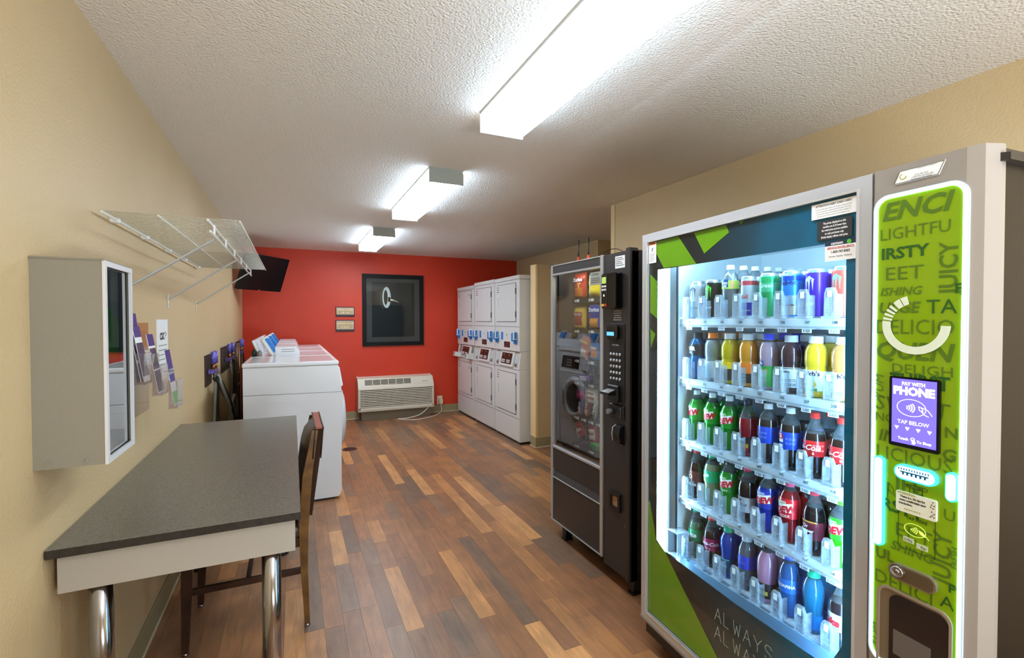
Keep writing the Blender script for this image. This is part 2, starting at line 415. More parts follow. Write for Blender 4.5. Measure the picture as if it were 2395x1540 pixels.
# ---------------------------------------------------------------- wall cabinet (soap dispenser case)
cab_grey = mat('cabinet_grey', (142, 137, 124), .45, bump=(60, .0004, 2)); cab_rim = mat('cabinet_rim', (214, 214, 216), .35)
t = thing('wall_cabinet', 'grey metal box cabinet with a white-rimmed window, screwed to the left wall over the table', 'cabinet', (XL, 1.622, 1.073), HALF)
Wd, Hh, Dp = .235, .547, .152
bm = NB()
aring(bm, [(0, 0), (Wd, 0), (Wd, Hh), (0, Hh)], [(.004, .004), (Wd - .004, .004), (Wd - .004, Hh - .004), (.004, Hh - .004)], -Dp, 0)
for lx in (-.03, -.11): acyl(bm, (-.004, lx, .016), (.001, lx, .016), .005, 10)
build('case', bm, cab_grey, t)
bm = NB(); abox(bm, -.003, Wd + .003, -Dp - .002, .0, Hh, Hh + .006, .002); build('top_cover', bm, cab_grey, t)
o, i = rfr(-.0015, Wd + .0015, -.0015, Hh + .0015, .0145); bm = NB(); aring(bm, o, i, -Dp - .003, -Dp + .004); build('window_rim', bm, cab_rim, t)
bm = NB(); aprism(bm, [(.012, .012), (Wd - .012, .012), (Wd - .012, Hh - .012), (.012, Hh - .012)], -Dp + .008, -Dp + .0085); gl = build('window_pane', bm, clear('cabinet_glass', (214, 224, 226), 2.6, 0, .01), t)
bm = NB(); abox(bm, .185, .205, -Dp + .010, -Dp + .016, .012, Hh - .012); build('window_bar', bm, mat('bar_grey', (150, 150, 152), .3, metal=.6), t)
bm = NB(); abox(bm, .005, Wd - .005, -.020, -.008, .006, Hh - .006); abox(bm, Wd - .012, Wd - .005, -Dp + .02, -.02, .006, Hh - .006); bk = build('back_board', bm, mat('board_grey', (120, 130, 136), .4), t)
bm = NB(); aprism(bm, [(-.12, .27), (-.05, .26), (-.03, .32), (-.05, .42), (-.09, .45), (-.125, .38)], Wd - .0135, Wd - .0122, axis='x')  # green and orange patches painted in for a reflection in the window
aprism(bm, [(-.125, .225), (-.03, .225), (-.03, .285), (-.09, .25)], Wd - .0145, Wd - .0128, 1, axis='x'); build('printed_leaf', bm, [mat('leaf_green', (70, 165, 50), .4), mat('print_orange', (225, 110, 40), .4)], bk)
for k, (x0, x1, z0, z1, c) in enumerate(((.02, .085, .006, .12, (236, 236, 238)), (.095, .16, .006, .11, (214, 216, 222)), (.02, .07, .13, .225, (240, 240, 242)), (.085, .15, .125, .22, (225, 226, 232)))):  # white boxes modelled in place of the washers reflected in the window
    bm = NB(); abox(bm, x0, x1, -.09, -.03, z0, z1, .001); abox(bm, x0 + .004, x1 - .03, -.0912, -.0895, z0 + .02, z1 - .05, mi=1)
    o = build('soap_box', bm, [mat('soap_box_%d' % (k % 2), c, .4), red_ink]); o.matrix_world = Matrix.Translation((XL, 1.622, 1.073)) @ Matrix.Rotation(HALF, 4, 'Z')
    tag(o, ('white soap packet with a red patch in the wall cabinet, lower left', 'white soap packet in the wall cabinet, lower right', 'white soap packet in the wall cabinet, upper left on the stack', 'white soap packet in the wall cabinet, upper right on the stack')[k], 'box', 'soap packets in the wall cabinet')

# ---------------------------------------------------------------- wire shelf
t = thing('wire_shelf', 'white wire shelf on slanted wall brackets above the brochure holder', 'shelf', (XL, 2.07, 1.837), HALF)
LS = 1.93
bm = NB(); n = 70
for k in range(n): y = .006 + (LS - .012) * k / (n - 1); atube(bm, [(y, -.022, 0), (y, -.434, 0), (y, -.436, -.004)], .0012, 4)
o = build('wire_deck', bm, wire_white, t); o['kind'] = 'stuff'
for d_, r_ in ((.022, .0045), (.18, .0032), (.434, .0032)):
    bm = NB(); acyl(bm, (0, -d_, -.004), (LS, -d_, -.004), r_, 8); build('long_rod', bm, wire_white, t)
bm = NB(); acyl(bm, (0, -.33, -.006), (LS, -.33, -.006), .0045, 8); build('lip_rod', bm, wire_white, t)
bm = NB(); acyl(bm, (.0, -.338, -.047), (LS + .005, -.338, -.047), .0045, 8); build('lip_rod', bm, wire_white, t)
for k in range(6):
    y = .12 + k * .36; bm = NB(); abox(bm, y - .006, y + .006, -.339, -.333, -.047, -.004); build('lip_tie', bm, white_plastic, t)
for y in (.25, 1.04, 1.86):
    bm = NB(); p0 = Vector((y, -.335, -.03)); p1 = Vector((y, -.006, -.262))
    d_ = (p1 - p0).normalized(); u_ = Vector((1, 0, 0)).cross(d_)
    mx = Matrix((Vector((1, 0, 0)), d_, u_)).transposed().to_4x4(); mx.translation = p0
    abox(bm, -.007, .007, 0, (p1 - p0).length, -.004, .004, .001, mx=mx)
    br = build('bracket', bm, mat('bracket_grey', (186, 192, 192), .35, metal=.3), t)
    bm = NB(); abox(bm, y - .007, y + .007, -.006, 0, -.31, -.235, .002); acyl(bm, (y, -.008, -.295), (y, -.004, -.295), .004, 8, 1); build('wall_plate', bm, [wire_white, steel], br)
for y in (.16, .56, 1.0, 1.42, 1.86):
    bm = NB(); abox(bm, y - .012, y + .012, -.03, 0, -.014, .006, .003); build('wall_clip', bm, white_plastic, t)

# ---------------------------------------------------------------- brochure holders and leaflets
t = thing('brochure_holder', 'clear four-pocket leaflet holder stepping down the left wall past the cabinet', 'holder', (XL, 2.11, 0.98), HALF)
bm = NB(); abox(bm, 0, .60, -.003, 0, .07, .47); build('back_plate', bm, clear('acrylic_thin', (246, 240, 228), 1.0, .02), t)
PK = [(.03, -.012, .27), (.195, -.045, .225), (.305, -.078, .165), (.42, -.111, .09)]
for px, py, pz in PK:
    bm = NB(); w, h, d_ = .112, .125, .034
    abox(bm, px, px + w, py - d_, py - d_ + .003, pz, pz + h, .001); abox(bm, px, px + .003, py - d_, py, pz, pz + h); abox(bm, px + w - .003, px + w, py - d_, py, pz, pz + h)
    abox(bm, px, px + w, py - d_, py, pz, pz + .004); abox(bm, px, px + w, py - .003, py, pz, pz + h + .05)
    build('pocket', bm, acrylic, t)
MH = Matrix.Translation((XL, 2.11, 0.98)) @ Matrix.Rotation(HALF, 4, 'Z')
purple = mat('leaflet_purple', (62, 50, 130), .4); dk = mat('leaflet_photo', (96, 78, 110), .4, vary=(60, 52, 66), vscale=40); lgreen = mat('leaflet_green', (110, 195, 90), .4); salmon = mat('leaflet_salmon', (214, 128, 104), .45)
def leaflet(px, py, pz, w, h, mats, bands, label, tilt=.1, sh=0.0):
    mx = MH @ Matrix.Translation((px, py, pz)) @ Matrix.Rotation(-tilt, 4, 'X') @ Matrix.Rotation(sh, 4, 'Y'); bm = NB()
    abox(bm, 0, w, -.002, 0, 0, h)
    for k, (z0, z1) in enumerate(bands): abox(bm, .001, w - .001, -.0026, -.002, z0 * h, z1 * h, mi=k + 1)
    o = build('leaflet', bm, mats); o.matrix_world = mx; tag(o, label, 'leaflet', 'leaflets in the wall holder')
leaflet(.04, -.028, .278, .095, .20, [salmon], [], 'faded salmon leaflet standing alone in the first pocket', .0)
leaflet(.20, -.066, .235, .098, .255, [paper, purple, dk, purple], [(.84, 1), (.35, .78), (0, .3)], 'purple-topped leaflet in the second pocket, front one', .16)
leaflet(.203, -.054, .235, .098, .275, [ink, purple, dk], [(.82, 1), (.1, .8)], 'tall purple leaflet leaning behind its twin in the second pocket', .1)
leaflet(.207, -.074, .235, .09, .225, [paper, purple, dk], [(.8, 1), (.1, .7)], 'short blue-topped leaflet in front in the second pocket', .16)
leaflet(.313, -.098, .175, .095, .25, [paper, purple, dk, dk], [(.8, 1), (.4, .76), (.02, .38)], 'dark photo leaflet with a purple top in the third pocket', .16)
leaflet(.428, -.131, .10, .095, .25, [paper, purple, lgreen], [(.42, 1), (.02, .25)], 'purple, white and green leaflet in the lowest pocket', .14)
bm = NB(); abox(bm, 0, .225, -.002, 0, 0, .27)
t = build('notice_sheet', bm, paper, None); t.matrix_world = Matrix.Translation((XL, 2.87, 1.195)) @ Matrix.Rotation(HALF, 4, 'Z'); tag(t, 'white notice sheet on the wall right behind the leaflet holder', 'notice')
label_text('printed_text', t, ink, [('csc', .075, .10, .19, dict(bold=.02)), ('>', .06, .175, .19)], y=-.0028)
bm = NB()
for k in range(6): abox(bm, .03, .195, -.0032, -.002, .135 - k * .024, .14 - k * .024)
build('printed_lines', bm, mat('line_grey', (150, 165, 140), .5), t)

# ---------------------------------------------------------------- table
TX0, TX1, TY0, TY1, TZ = XL + .003, .018, 1.665, 3.375, .845
top_m = mat('laminate_dark', (118, 113, 102), .27, vary=(88, 84, 77), vscale=300, bump=(420, .0002, 2)); edge_m = mat('laminate_edge', (52, 48, 44), .4, vary=(36, 34, 32), vscale=60)
apron_m = mat('apron_cream', (174, 168, 157), .45)
t = thing('worktable', 'high folding table with a speckled grey laminate top and chrome legs, along the left wall', 'table', ((TX0 + TX1) / 2, (TY0 + TY1) / 2, 0))
cx, cy = (TX0 + TX1) / 2, (TY0 + TY1) / 2; hx, hy = (TX1 - TX0) / 2, (TY1 - TY0) / 2
bm = NB(); abox(bm, -hx, hx, -hy, hy, TZ - .026, TZ, .0015)
for f in bm.faces: f.material_index = 0 if f.normal.z > .7 else 1
o = build('tabletop', bm, [top_m, edge_m], t)
bm = NB(); a = .016; aring(bm, [(-hx + a, -hy + a + .012), (hx - a, -hy + a + .012), (hx - a, hy - a), (-hx + a, hy - a)], [(-hx + a + .018, -hy + a + .03), (hx - a - .018, -hy + a + .03), (hx - a - .018, hy - a - .018), (-hx + a + .018, hy - a - .018)], TZ - .135, TZ - .026, axis='z')
build('apron', bm, apron_m, t)
for lx, ly in ((-.513 - cx, 1.745 - cy), (-.07 - cx, 1.745 - cy), (-.513 - cx, hy - .09), (-.07 - cx, hy - .09)):
    bm = NB(); acyl(bm, (lx, ly, .03), (lx, ly, TZ - .03), .029, 28); lg = build('leg', bm, chrome, t)
    bm = NB(); lathe(bm, [(.036, 0), (.036, .01), (.030, .03)], 20, c=(lx, ly, 0)); build('foot', bm, black_plastic, lg)

# ---------------------------------------------------------------- chair
wood = mat('chair_wood', (122, 86, 42), .35, vary=(84, 54, 28), vscale=14); wood_d = mat('chair_wood_dark', (66, 40, 26), .35, vary=(48, 30, 22), vscale=16)
vinyl = mat('brown_vinyl', (72, 54, 44), .32, bump=(90, .0006, 3)); pipe_m = mat('piping', (40, 32, 30), .4); rust = mat('rust_vinyl', (150, 78, 58), .4, bump=(60, .0006, 3))
CY0, CY1 = 2.445, 2.865
t = thing('side_chair', 'brown vinyl wooden chair pushed under the right side of the table', 'chair', (-.17, 2.655, 0))
O = Vector((-.17, 2.655, 0))
def q(x, y, z): return Vector((x, y, z)) - O
def beam(bm, pts, w, mi=0):
    """square bar along pts; w list of (half x, half y)"""
    rows = []
    for (x, y, z), (a, b_) in zip(pts, w):
        rows.append([bm.verts.new(q(x + sx * a, y + sy * b_, z)) for sx, sy in ((-1, -1), (1, -1), (1, 1), (-1, 1))])
    for A, B in zip(rows, rows[1:]):
        for j in range(4): f = bm.faces.new((A[j], A[(j + 1) % 4], B[(j + 1) % 4], B[j])); f.material_index = mi
    bm.faces.new(rows[0]); bm.faces.new(list(reversed(rows[-1])))
for y in (CY0 + .013, CY1 - .013):
    bm = NB(); beam(bm, [(.052, y, .012), (.040, y, .28), (.040, y, .48), (.058, y, .72), (.094, y, .935)], [(.011, .011), (.016, .013), (.021, .013), (.021, .013), (.013, .013)])
    lg = build('leg', bm, wood, t); lg['label'] = 'rear leg running up into the back post'
    bm = NB(); lathe(bm, [(.013, 0), (.014, .004), (.012, .012)], 12, c=q(.052, y, 0)); build('glide', bm, chrome, lg)
for y in (CY0 + .013, CY1 - .013):
    bm = NB(); beam(bm, [(-.437, y, .012), (-.428, y, .25), (-.424, y, .43)], [(.013, .012), (.02, .015), (.022, .016)])
    lg = build('leg', bm, wood_d, t)
    bm = NB(); lathe(bm, [(.014, 0), (.015, .004), (.013, .012)], 12, c=q(-.437, y, 0)); build('glide', bm, chrome, lg)
for y in (CY0 + .015, CY1 - .015):
    bm = NB(); beam(bm, [(-.42, y, .262), (.03, y, .262)], [(.0, .0), (.0, .0)]); bm.clear()
    abox(bm, *(-.415 - O.x, .03 - O.x), y - .009 - O.y, y + .009 - O.y, .255, .285, .003); build('stretcher', bm, wood_d, t)
bm = NB(); abox(bm, -.205 - O.x, -.185 - O.x, CY0 + .02 - O.y, CY1 - .02 - O.y, .258, .282, .003); build('stretcher', bm, wood_d, t)
bm = NB(); abox(bm, -.43 - O.x, .04 - O.x, CY0 + .006 - O.y, CY1 - .006 - O.y, .385, .43, .004); build('seat_frame', bm, wood_d, t)
bm = NB(); abox(bm, -.45 - O.x, .025 - O.x, CY0 - .004 - O.y, CY1 + .004 - O.y, .43, .485, .02, seg=3); build('seat', bm, vinyl, t, smooth=40)
bm = NB()      # back shell: upholstered board between the posts
def backx(z): return .030 + (z - .48) * (.062 / .455)
rows = []
for z in (.53, .63, .73, .83, .925, .945):
    x = backx(z) + .018; rows.append([bm.verts.new(q(x + dx, y, z)) for dx, y in ((-.016, CY0 + .03), (.022, CY0 + .0), (.022, CY1 - .0), (-.016, CY1 - .03))])
for A, B in zip(rows, rows[1:]):
    for j in range(4): bm.faces.new((A[j], A[(j + 1) % 4], B[(j + 1) % 4], B[j]))
bm.faces.new(rows[0]); bm.faces.new(list(reversed(rows[-1])))
bk = build('backrest', bm, vinyl, t)
bm = NB(); N1, N2 = 10, 8; g = []
for a in range(N1 + 1):
    row = []
    for b_ in range(N2 + 1):
        u, v = a / N1, b_ / N2; z = .60 + .335 * v; y = CY0 + .03 + (CY1 - CY0 - .06) * u
        bul = (max(0, 1 - (2 * u - 1) ** 4) * max(0, 1 - (2 * v - 1) ** 4)) ** .5
        row.append(bm.verts.new(q(backx(z) + .004 - .05 * bul, y, z)))
    g.append(row)
for a in range(N1):
    for b_ in range(N2): f = bm.faces.new((g[a][b_], g[a + 1][b_], g[a + 1][b_ + 1], g[a][b_ + 1])); f.smooth = True
build('back_cushion', bm, vinyl, bk)
bm = NB(); abox(bm, backx(.94) + .002 - O.x, backx(.94) + .034 - O.x, CY0 + .004 - O.y, CY1 - .004 - O.y, .938, .948, .002); build('top_strip', bm, rust, bk)
for dx in (.001, .036):
    bm = NB(); x = backx(.945) + dx; atube(bm, [q(x - .012, CY0 + .0, .80), q(x, CY0, .944), q(x, CY0 + .01, .949), q(x, CY1 - .01, .949), q(x, CY1, .944)], .0032, 6); build('piping', bm, pipe_m, bk)

# ---------------------------------------------------------------- washing machines
def washer(y0, label, rear):
    t = thing('washing_machine', label, 'washing machine', (-.345, y0, 0), HALF, 'row of white washing machines')
    w = .695
    side = [(0, .02), (-.675, .02), (-.692, .04), (-.715, .874), (0, .884)]
    bm = NB(); aprism(bm, side, 0, w, axis='x')
    for a0, a1 in ((.155, .315), (.41, .57)):       # pressed panels in the side sheet
        aring(bm, [(-a0, .25), (-a1, .25), (-a1, .83), (-a0, .83)], [(-a0 - .005, .255), (-a1 + .005, .255), (-a1 + .005, .825), (-a0 - .005, .825)], -.0015, .0, axis='x')
    abox(bm, -.0012, .001, -.66, -.05, .05, .053); abox(bm, -.0012, .001, -.655, -.6555, .05, .88)
    build('body', bm, white_enamel, t)
    bm = NB(); aprism(bm, [(-.03, 0), (-.65, 0), (-.65, .02), (-.03, .02)], .02, w - .02, axis='x'); build('plinth', bm, black_plastic, t)
    bm = NB(); aprism(bm, [(0, .888), (-.713, .878), (-.705, .89), (-.68, 1.095), (0, 1.095)], 0, w, axis='x')
    cs = build('console', bm, white_enamel, t)
    bm = NB(); aprism(bm, [(0, .883), (-.71, .873), (-.71, .8785), (0, .8885)], .002, w - .002, axis='x'); build('seam', bm, grey_ink, t)
    bm = NB(); abox(bm, -.004, w + .004, -.686, .006, 1.096, 1.13, .01, seg=2); tp = build('top_lid', bm, white_enamel, t)
    bm = NB(); abox(bm, .03, w - .03, -.65, -.03, 1.13, 1.1312); build('lid_inset', bm, mat('lid_gloss', (214, 214, 216), .12), tp)
    # sloping control panel: build in a tilted frame on the front
    ang = math.atan2(.037, .215); mx = Matrix.Translation((0, -.708, .885)) @ Matrix.Rotation(-ang, 4, 'X')
    bm = NB(); abox(bm, .30, .66, -.006, .0, .035, .175, .004, mx=mx); pn = build('control_panel', bm, black_gloss, cs)
    bm = NB()
    for r_ in range(3):
        for c_ in range(4): abox(bm, .45 + c_ * .028, .468 + c_ * .028, -.0085, -.006, .055 + r_ * .03, .072 + r_ * .03, mx=mx)
    build('buttons', bm, mat('button_grey', (150, 150, 155), .4), cs)
    bm = NB(); abox(bm, .10, .20, -.022, .0, .02, .19, .008, mx=mx); abox(bm, .112, .188, -.024, -.02, .03, .18, .001, mi=1, mx=mx); build('coin_unit', bm, [white_plastic, blue_label], cs)
    bm = NB(); lathe(bm, [(.235, 0), (.235, .02), (.205, .045), (.168, .05), (.158, .022)], 40, mx=Matrix.Translation((.347, -.706, .60)) @ Matrix.Rotation(HALF, 4, 'X'))
    dr = build('door', bm, mat('door_ring', (206, 208, 212), .25), t)
    bm = NB(); lathe(bm, [(.157, .020), (.152, .034), (.10, .044), (.04, .047)], 40, mx=Matrix.Translation((.347, -.706, .60)) @ Matrix.Rotation(HALF, 4, 'X')); build('door_glass', bm, black_gloss, dr)
    bm = NB(); abox(bm, .50, .55, -.765, -.745, .50, .68, .006); build('door_handle', bm, mat('handle_grey', (140, 142, 145), .3), dr)
    bm = NB(); abox(bm, .01, w - .01, -.702, -.69, .05, .32, .003); build('kick_panel', bm, white_enamel, t)
    if rear:
        mx = Matrix.Translation((.05, .055, 1.13)) @ Matrix.Rotation(math.radians(22), 4, 'X')
        # raised lid leaning back toward the wall
        mx = Matrix.Translation((.06, -.075, 1.128)) @ Matrix.Rotation(math.radians(-22), 4, 'X')
        bm = NB(); abox(bm, 0, .56, -.012, .012, 0, .16, .008, mx=mx); abox(bm, .04, .52, -.016, -.010, .03, .135, .004, mi=1, mx=mx); build('raised_lid', bm, [white_enamel, mat('lid_inner', (190, 192, 196), .3)], t)
        mx = Matrix.Translation((.03, -.20, 1.135)) @ Matrix.Rotation(math.radians(-30), 4, 'X')
        bm = NB(); abox(bm, 0, .10, -.03, .03, 0, .19, .008, mx=mx); cb = build('coin_box', bm, white_plastic, t)
        bm = NB(); abox(bm, -.001, .101, -.034, -.028, .06, .165, .002, mx=mx); abox(bm, -.002, .001, -.031, -.002, .03, .175, mx=mx); build('blue_sticker', bm, blue_label, cb)
        bm = NB(); aprism(bm, [(-.20, 1.13), (-.405, 1.13), (-.405, 1.165), (-.375, 1.215), (-.20, 1.215)], .02, .62, axis='x')
        rc = build('rear_console', bm, white_enamel, t)
        bm = NB(); abox(bm, .0185, .0205, -.36, -.25, 1.17, 1.174); abox(bm, .0185, .0205, -.36, -.25, 1.19, 1.194); build('slots', bm, grey_ink, rc)
for k, (lb) in enumerate(('large white front-loading washing machine nearest the table', 'second white washing machine, its raised lid and blue coin box just showing', 'third white washing machine from the table, half hidden', 'white washing machine closest to the red wall')):
    washer(4.11 + .735 * k, lb, k > 0)

for nm, x, r_, h, m_, lb in (('detergent_bottle', -.318, .021, .064, mat('bottle_black', (24, 22, 24), .4), 'small black bottle standing behind the first washing machine top'), ('detergent_bottle', -.272, .018, .055, mat('bottle_grey', (140, 140, 136), .4), 'small grey bottle next to the black one on the washing machines')):
    t = thing(nm, lb, 'bottle', (x, 4.895, 1.13)); bm = NB(); lathe(bm, [(r_ * .9, 0), (r_, .004), (r_, h * .75), (r_ * .7, h * .85)], 16); build('bottle_body', bm, m_, t)
    bm = NB(); lathe(bm, [(r_ * .55, h * .85), (r_ * .6, h * .87), (r_ * .6, h), (r_ * .5, h + .002)], 14); build('cap', bm, m_, t)
# ---------------------------------------------------------------- wall valve boxes with hoses behind the machines
pur = mat('pipe_wrap_purple', (66, 52, 170), .4, vary=(150, 140, 220), vscale=90); copper = mat('copper', (150, 100, 62), .35, metal=.8)
boxd = mat('recess_dark', (74, 54, 42), .6, vary=(44, 34, 30), vscale=30); hose_g = mat('hose_grey', (128, 130, 124), .35); hose_k = mat('hose_black', (48, 46, 42), .4)
def valve_box(y, z, w, lb, big):
    t = thing('valve_box', lb, 'valve box', (XL, y, z), HALF, 'laundry valve boxes on the left wall')
    o_, i_ = rfr(0, w, 0, .24, .015); bm = NB(); aring(bm, o_, i_, -.008, 0); abox(bm, .015, w - .015, -.004, -.0005, .015, .225); build('box_frame', bm, boxd, t)
    for k, fx in enumerate((.36, .78)):
        x = w * fx; bm = NB(); acyl(bm, (x, -.045, .17), (x, -.045, .265), .017, 12, 0); acyl(bm, (x, -.045, .12), (x, -.045, .17), .014, 12, 1)
        abox(bm, x - .018, x + .018, -.06, -.01, .09, .13, .004, mi=1); v = build('valve', bm, [pur, copper], t)
        bm = NB(); abox(bm, x - .05, x + .03, -.066, -.058, .085, .10, .002); build('lever', bm, steel, v)
        if big: bm = NB(); pts = [(x, -.05, .09), (x + .01, -.06, -.02), (x + .05 * (1 if k else -1), -.05, -.25), (x + .02, -.05, -.9 + (z < 0))]
        else: bm = NB(); pts = [(x, -.05, .09), (x, -.06, -.05), (x + .01, -.05, -.4), (x + .01, -.05, -.9)]
        atube(bm, pts, .011, 10); build('hose', bm, hose_g if k == 0 else hose_k, t)
    return t
v1 = valve_box(4.25, .95, .30, 'nearest dark valve box with two purple-wrapped valves, beside the first washing machine', True)
bm = NB(); pts = [(.10, -.06, .06), (.16, -.08, .02), (.34, -.10, -.10), (.52, -.12, -.24), (.62, -.13, -.40), (.66, -.13, -.6)]
atube(bm, pts, .024, 12); h = build('drain_hose', bm, hose_k, v1); h['label'] = 'thick dark grey drain hose slanting down'
bm = NB(); pts = [(.11, -.075, .09), (.13, -.10, -.02), (.25, -.13, -.17), (.36, -.14, -.30), (.45, -.14, -.5)]
atube(bm, pts, .013, 10); build('hose', bm, hose_g, v1)
for (a_, r_) in ((.55, .20), (.66, .14), (.75, .24)):
    bm = NB(); pts = [(a_ + r_ * math.cos(u), -.12, -.42 + r_ * math.sin(u) * 1.05) for u in [PI * j / 10 for j in range(11)]]
    atube(bm, pts, .012, 8); build('hose', bm, hose_g, v1)
valve_box(5.14, .965, .72, 'middle dark valve box crowded with pipes and purple valves', False)
v3 = valve_box(6.40, .965, .46, 'farthest valve box, beside the red wall', False)
t = thing('standpipe_group', 'brown copper standpipes with wall clamps between the middle and far valve boxes', 'pipes', (XL, 5.95, 0), HALF)
for k in range(4):
    x = .03 + k * .11; bm = NB(); acyl(bm, (x, -.04, .1), (x, -.04, 1.20), .018, 12); build('pipe', bm, copper if k % 2 else hose_k, t)
for z in (.75, .88):
    bm = NB(); abox(bm, 0, .42, -.065, -.058, z, z + .012); build('clamp', bm, steel, t)
for k, (x, c) in enumerate(((-.50, ink), (-.45, mat('bottle_grey', (130, 130, 128), .4)))):
    pass

# ---------------------------------------------------------------- television
A = Vector((-.598, 6.495, 1.834)); B = Vector((-.166, 7.084, 1.840)); T = Vector((-.053, 6.997, 2.246))
ux = (B - A).normalized(); uz = (T - B); uz = (uz - ux * uz.dot(ux)).normalized(); uy = uz.cross(ux)
M = Matrix((ux, uy, uz)).transposed().to_4x4(); M.translation = Vector((0, 0, 1.46)) + (A - Vector((0, 0, 1.46))) * .955
t = thing('television', 'black flat television tilted down on a wall arm in the far left corner', 'television', M=M)
Wt, Ht = (B - A).length, .43
bm = NB(); abox(bm, 0, Wt, 0, .035, 0, Ht, .006); abox(bm, .15, Wt - .15, .035, .06, .08, Ht - .08, .01); build('casing', bm, black_plastic, t)
o_, i_ = rfr(0, Wt, 0, Ht, .014); bm = NB(); aring(bm, o_, i_, -.003, .002); build('bezel', bm, black_gloss, t)
bm = NB(); abox(bm, .014, Wt - .014, -.001, .0, .014, Ht - .014); build('screen', bm, mat('tv_screen', (16, 14, 15), .18), t)
bm = NB(); abox(bm, Wt * .46, Wt * .5, -.0045, -.003, .004, .008); build('logo', bm, mat('logo_silver', (170, 170, 170), .3), t)
inv = M.inverted(); bm = NB(); w0 = inv @ Vector((XL + .02, 6.75, 2.02)); c0 = Vector((Wt / 2, .06, Ht / 2))
atube(bm, [c0, (c0 + w0) / 2 + Vector((0, .03, 0)), w0], .018, 8); build('wall_arm', bm, black_plastic, t)

# ---------------------------------------------------------------- signs, picture, heater, outlet on the red wall
plaque = mat('plaque_tan', (178, 156, 118), .35, metal=.2); wood_p = mat('plaque_dark', (52, 26, 34), .4)
def sign(x0, x1, z0, z1, lines, lb, low):
    t = thing('wall_sign', lb, 'sign', ((x0 + x1) / 2, YB, (z0 + z1) / 2), 0)
    w, h = (x1 - x0) / 2, (z1 - z0) / 2
    bm = NB(); abox(bm, -w, w, -.012, 0, -h, h, .003); build('backing', bm, wood_p, t)
    bm = NB(); abox(bm, -w + .012, w - .012, -.016, -.012, -h + low, h - .012); pl = build('plate', bm, plaque, t)
    zc = (low - .012) / 2; hh = h - (low + .012) / 2
    o_, i_ = rfr(-w + .014, w - .014, zc - hh + .002, zc + hh - .002, .0035); bm = NB(); aring(bm, o_, i_, -.0175, -.016); build('border', bm, paper, pl)
    label_text('lettering', pl, mat('gold_ink', (246, 226, 190), .5), [(s, sz, 0, zc + dz, dict(sx=.86, bold=.012)) for s, sz, dz in lines], y=-.0175)
sign(.569, .832, 1.510, 1.654, [('OFFICE HOURS', .036, .018), ('7AM - 11PM', .026, -.022)], 'upper tan wall sign about office hours, left of the picture', .034)
sign(.567, .830, 1.293, 1.463, [('LAUNDRY ROOM', .034, .022), ('NO SMOKING', .022, -.028)], 'lower tan wall sign about the laundry room, left of the picture', .034)
t = thing('framed_picture', 'black framed picture of a pull ring key on the red wall', 'picture', (1.3975, YB, 1.6115)); w, h = .4575, .5375
bm = NB(); o_, i_ = rfr(-w, w, -h, h, .058); aring(bm, o_, i_, -.035, 0); build('frame', bm, mat('frame_black', (14, 14, 15), .5, spec=.25), t)
bm = NB(); abox(bm, -w + .055, w - .055, -.010, -.004, -h + .055, h - .055); build('mat_board', bm, mat('mat_brown', (82, 74, 70), .5), t)
bm = NB(); abox(bm, -.318, .318, -.013, -.010, -.405, .42); pr = build('print', bm, mat('print_dark', (40, 34, 33), .5), t)
bm = NB(); abox(bm, -.317, .15, -.0145, -.013, -.404, .12); build('print_block', bm, mat('print_black', (14, 14, 15), .5), pr)
sil = mat('key_silver', (240, 240, 240), .4)
bm = NB(); n = 28; mxk = Matrix.Translation((-.105, 0, .19))
aring(bm, [(.062 * math.cos(2 * PI * i / n), .16 * math.sin(2 * PI * i / n)) for i in range(n)], [(.036 * math.cos(2 * PI * i / n) - .006 + .012 * (math.cos(2 * PI * i / n) > 0) * -1, .118 * math.sin(2 * PI * i / n)) for i in range(n)], -.022, -.015, mx=mxk)
abox(bm, -.085, -.045, -.022, -.015, .12, .20, .004); build('key_ring', bm, sil, pr)
bm = NB(); acyl(bm, (-.05, -.018, .155), (-.005, -.018, .15), .013, 10); acyl(bm, (-.005, -.018, .15), (.075, -.018, .12), .011, 10, r2=.004); build('key_shank', bm, mat('key_brass', (232, 228, 190), .4), pr)
bm = NB(); aring(bm, [(.066 * math.cos(a) - .006, .165 * math.sin(a)) for a in [PI * .6 + PI * .75 * i / 12 for i in range(13)]], [(.062 * math.cos(a) - .006, .163 * math.sin(a)) for a in [PI * .6 + PI * .75 * i / 12 for i in range(13)]], -.016, -.0146, mx=Matrix.Translation((-.118, 0, .17))); build('key_shadow', bm, mat('key_olive', (130, 130, 80), .4), pr)
bm = NB(); abox(bm, -w + .056, w - .056, -.030, -.028, -h + .056, h - .056); build('picture_glass', bm, pane_glass, t)

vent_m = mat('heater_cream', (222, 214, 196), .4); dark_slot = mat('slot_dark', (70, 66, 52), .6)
t = thing('wall_heater', 'cream slatted heater and air conditioner low on the red wall', 'heater', (1.40, YB, 0)); w = .54; fy = -.24
prof = [(0, .135), (fy, .135), (fy - .012, .16), (fy - .012, .46), (fy + .005, .50), (fy + .075, .605), (0, .625)]
bm = NB(); aprism(bm, [(0, .135), (fy + .03, .135), (fy + .02, .46), (fy + .08, .60), (0, .62)], -w + .01, w - .01, axis='x'); cs = build('casing', bm, vent_m, t)
for s_ in (-1, 1):
    bm = NB(); aprism(bm, prof, s_ * w - .014, s_ * w + .014, axis='x'); build('end_panel', bm, vent_m, t)
bm = NB(); aprism(bm, [(fy + .03, .135), (fy - .006, .135), (fy - .012, .16), (fy - .012, .192), (fy + .03, .192)], -w, w, axis='x'); build('lower_rail', bm, vent_m, t)
for k in range(10):
    z = .198 + k * .0248; bm = NB(); aprism(bm, [(fy + .022, z), (fy - .012, z + .001), (fy - .012, z + .013), (fy + .022, z + .015)], -w + .013, w - .013, axis='x'); build('slat', bm, vent_m, t)
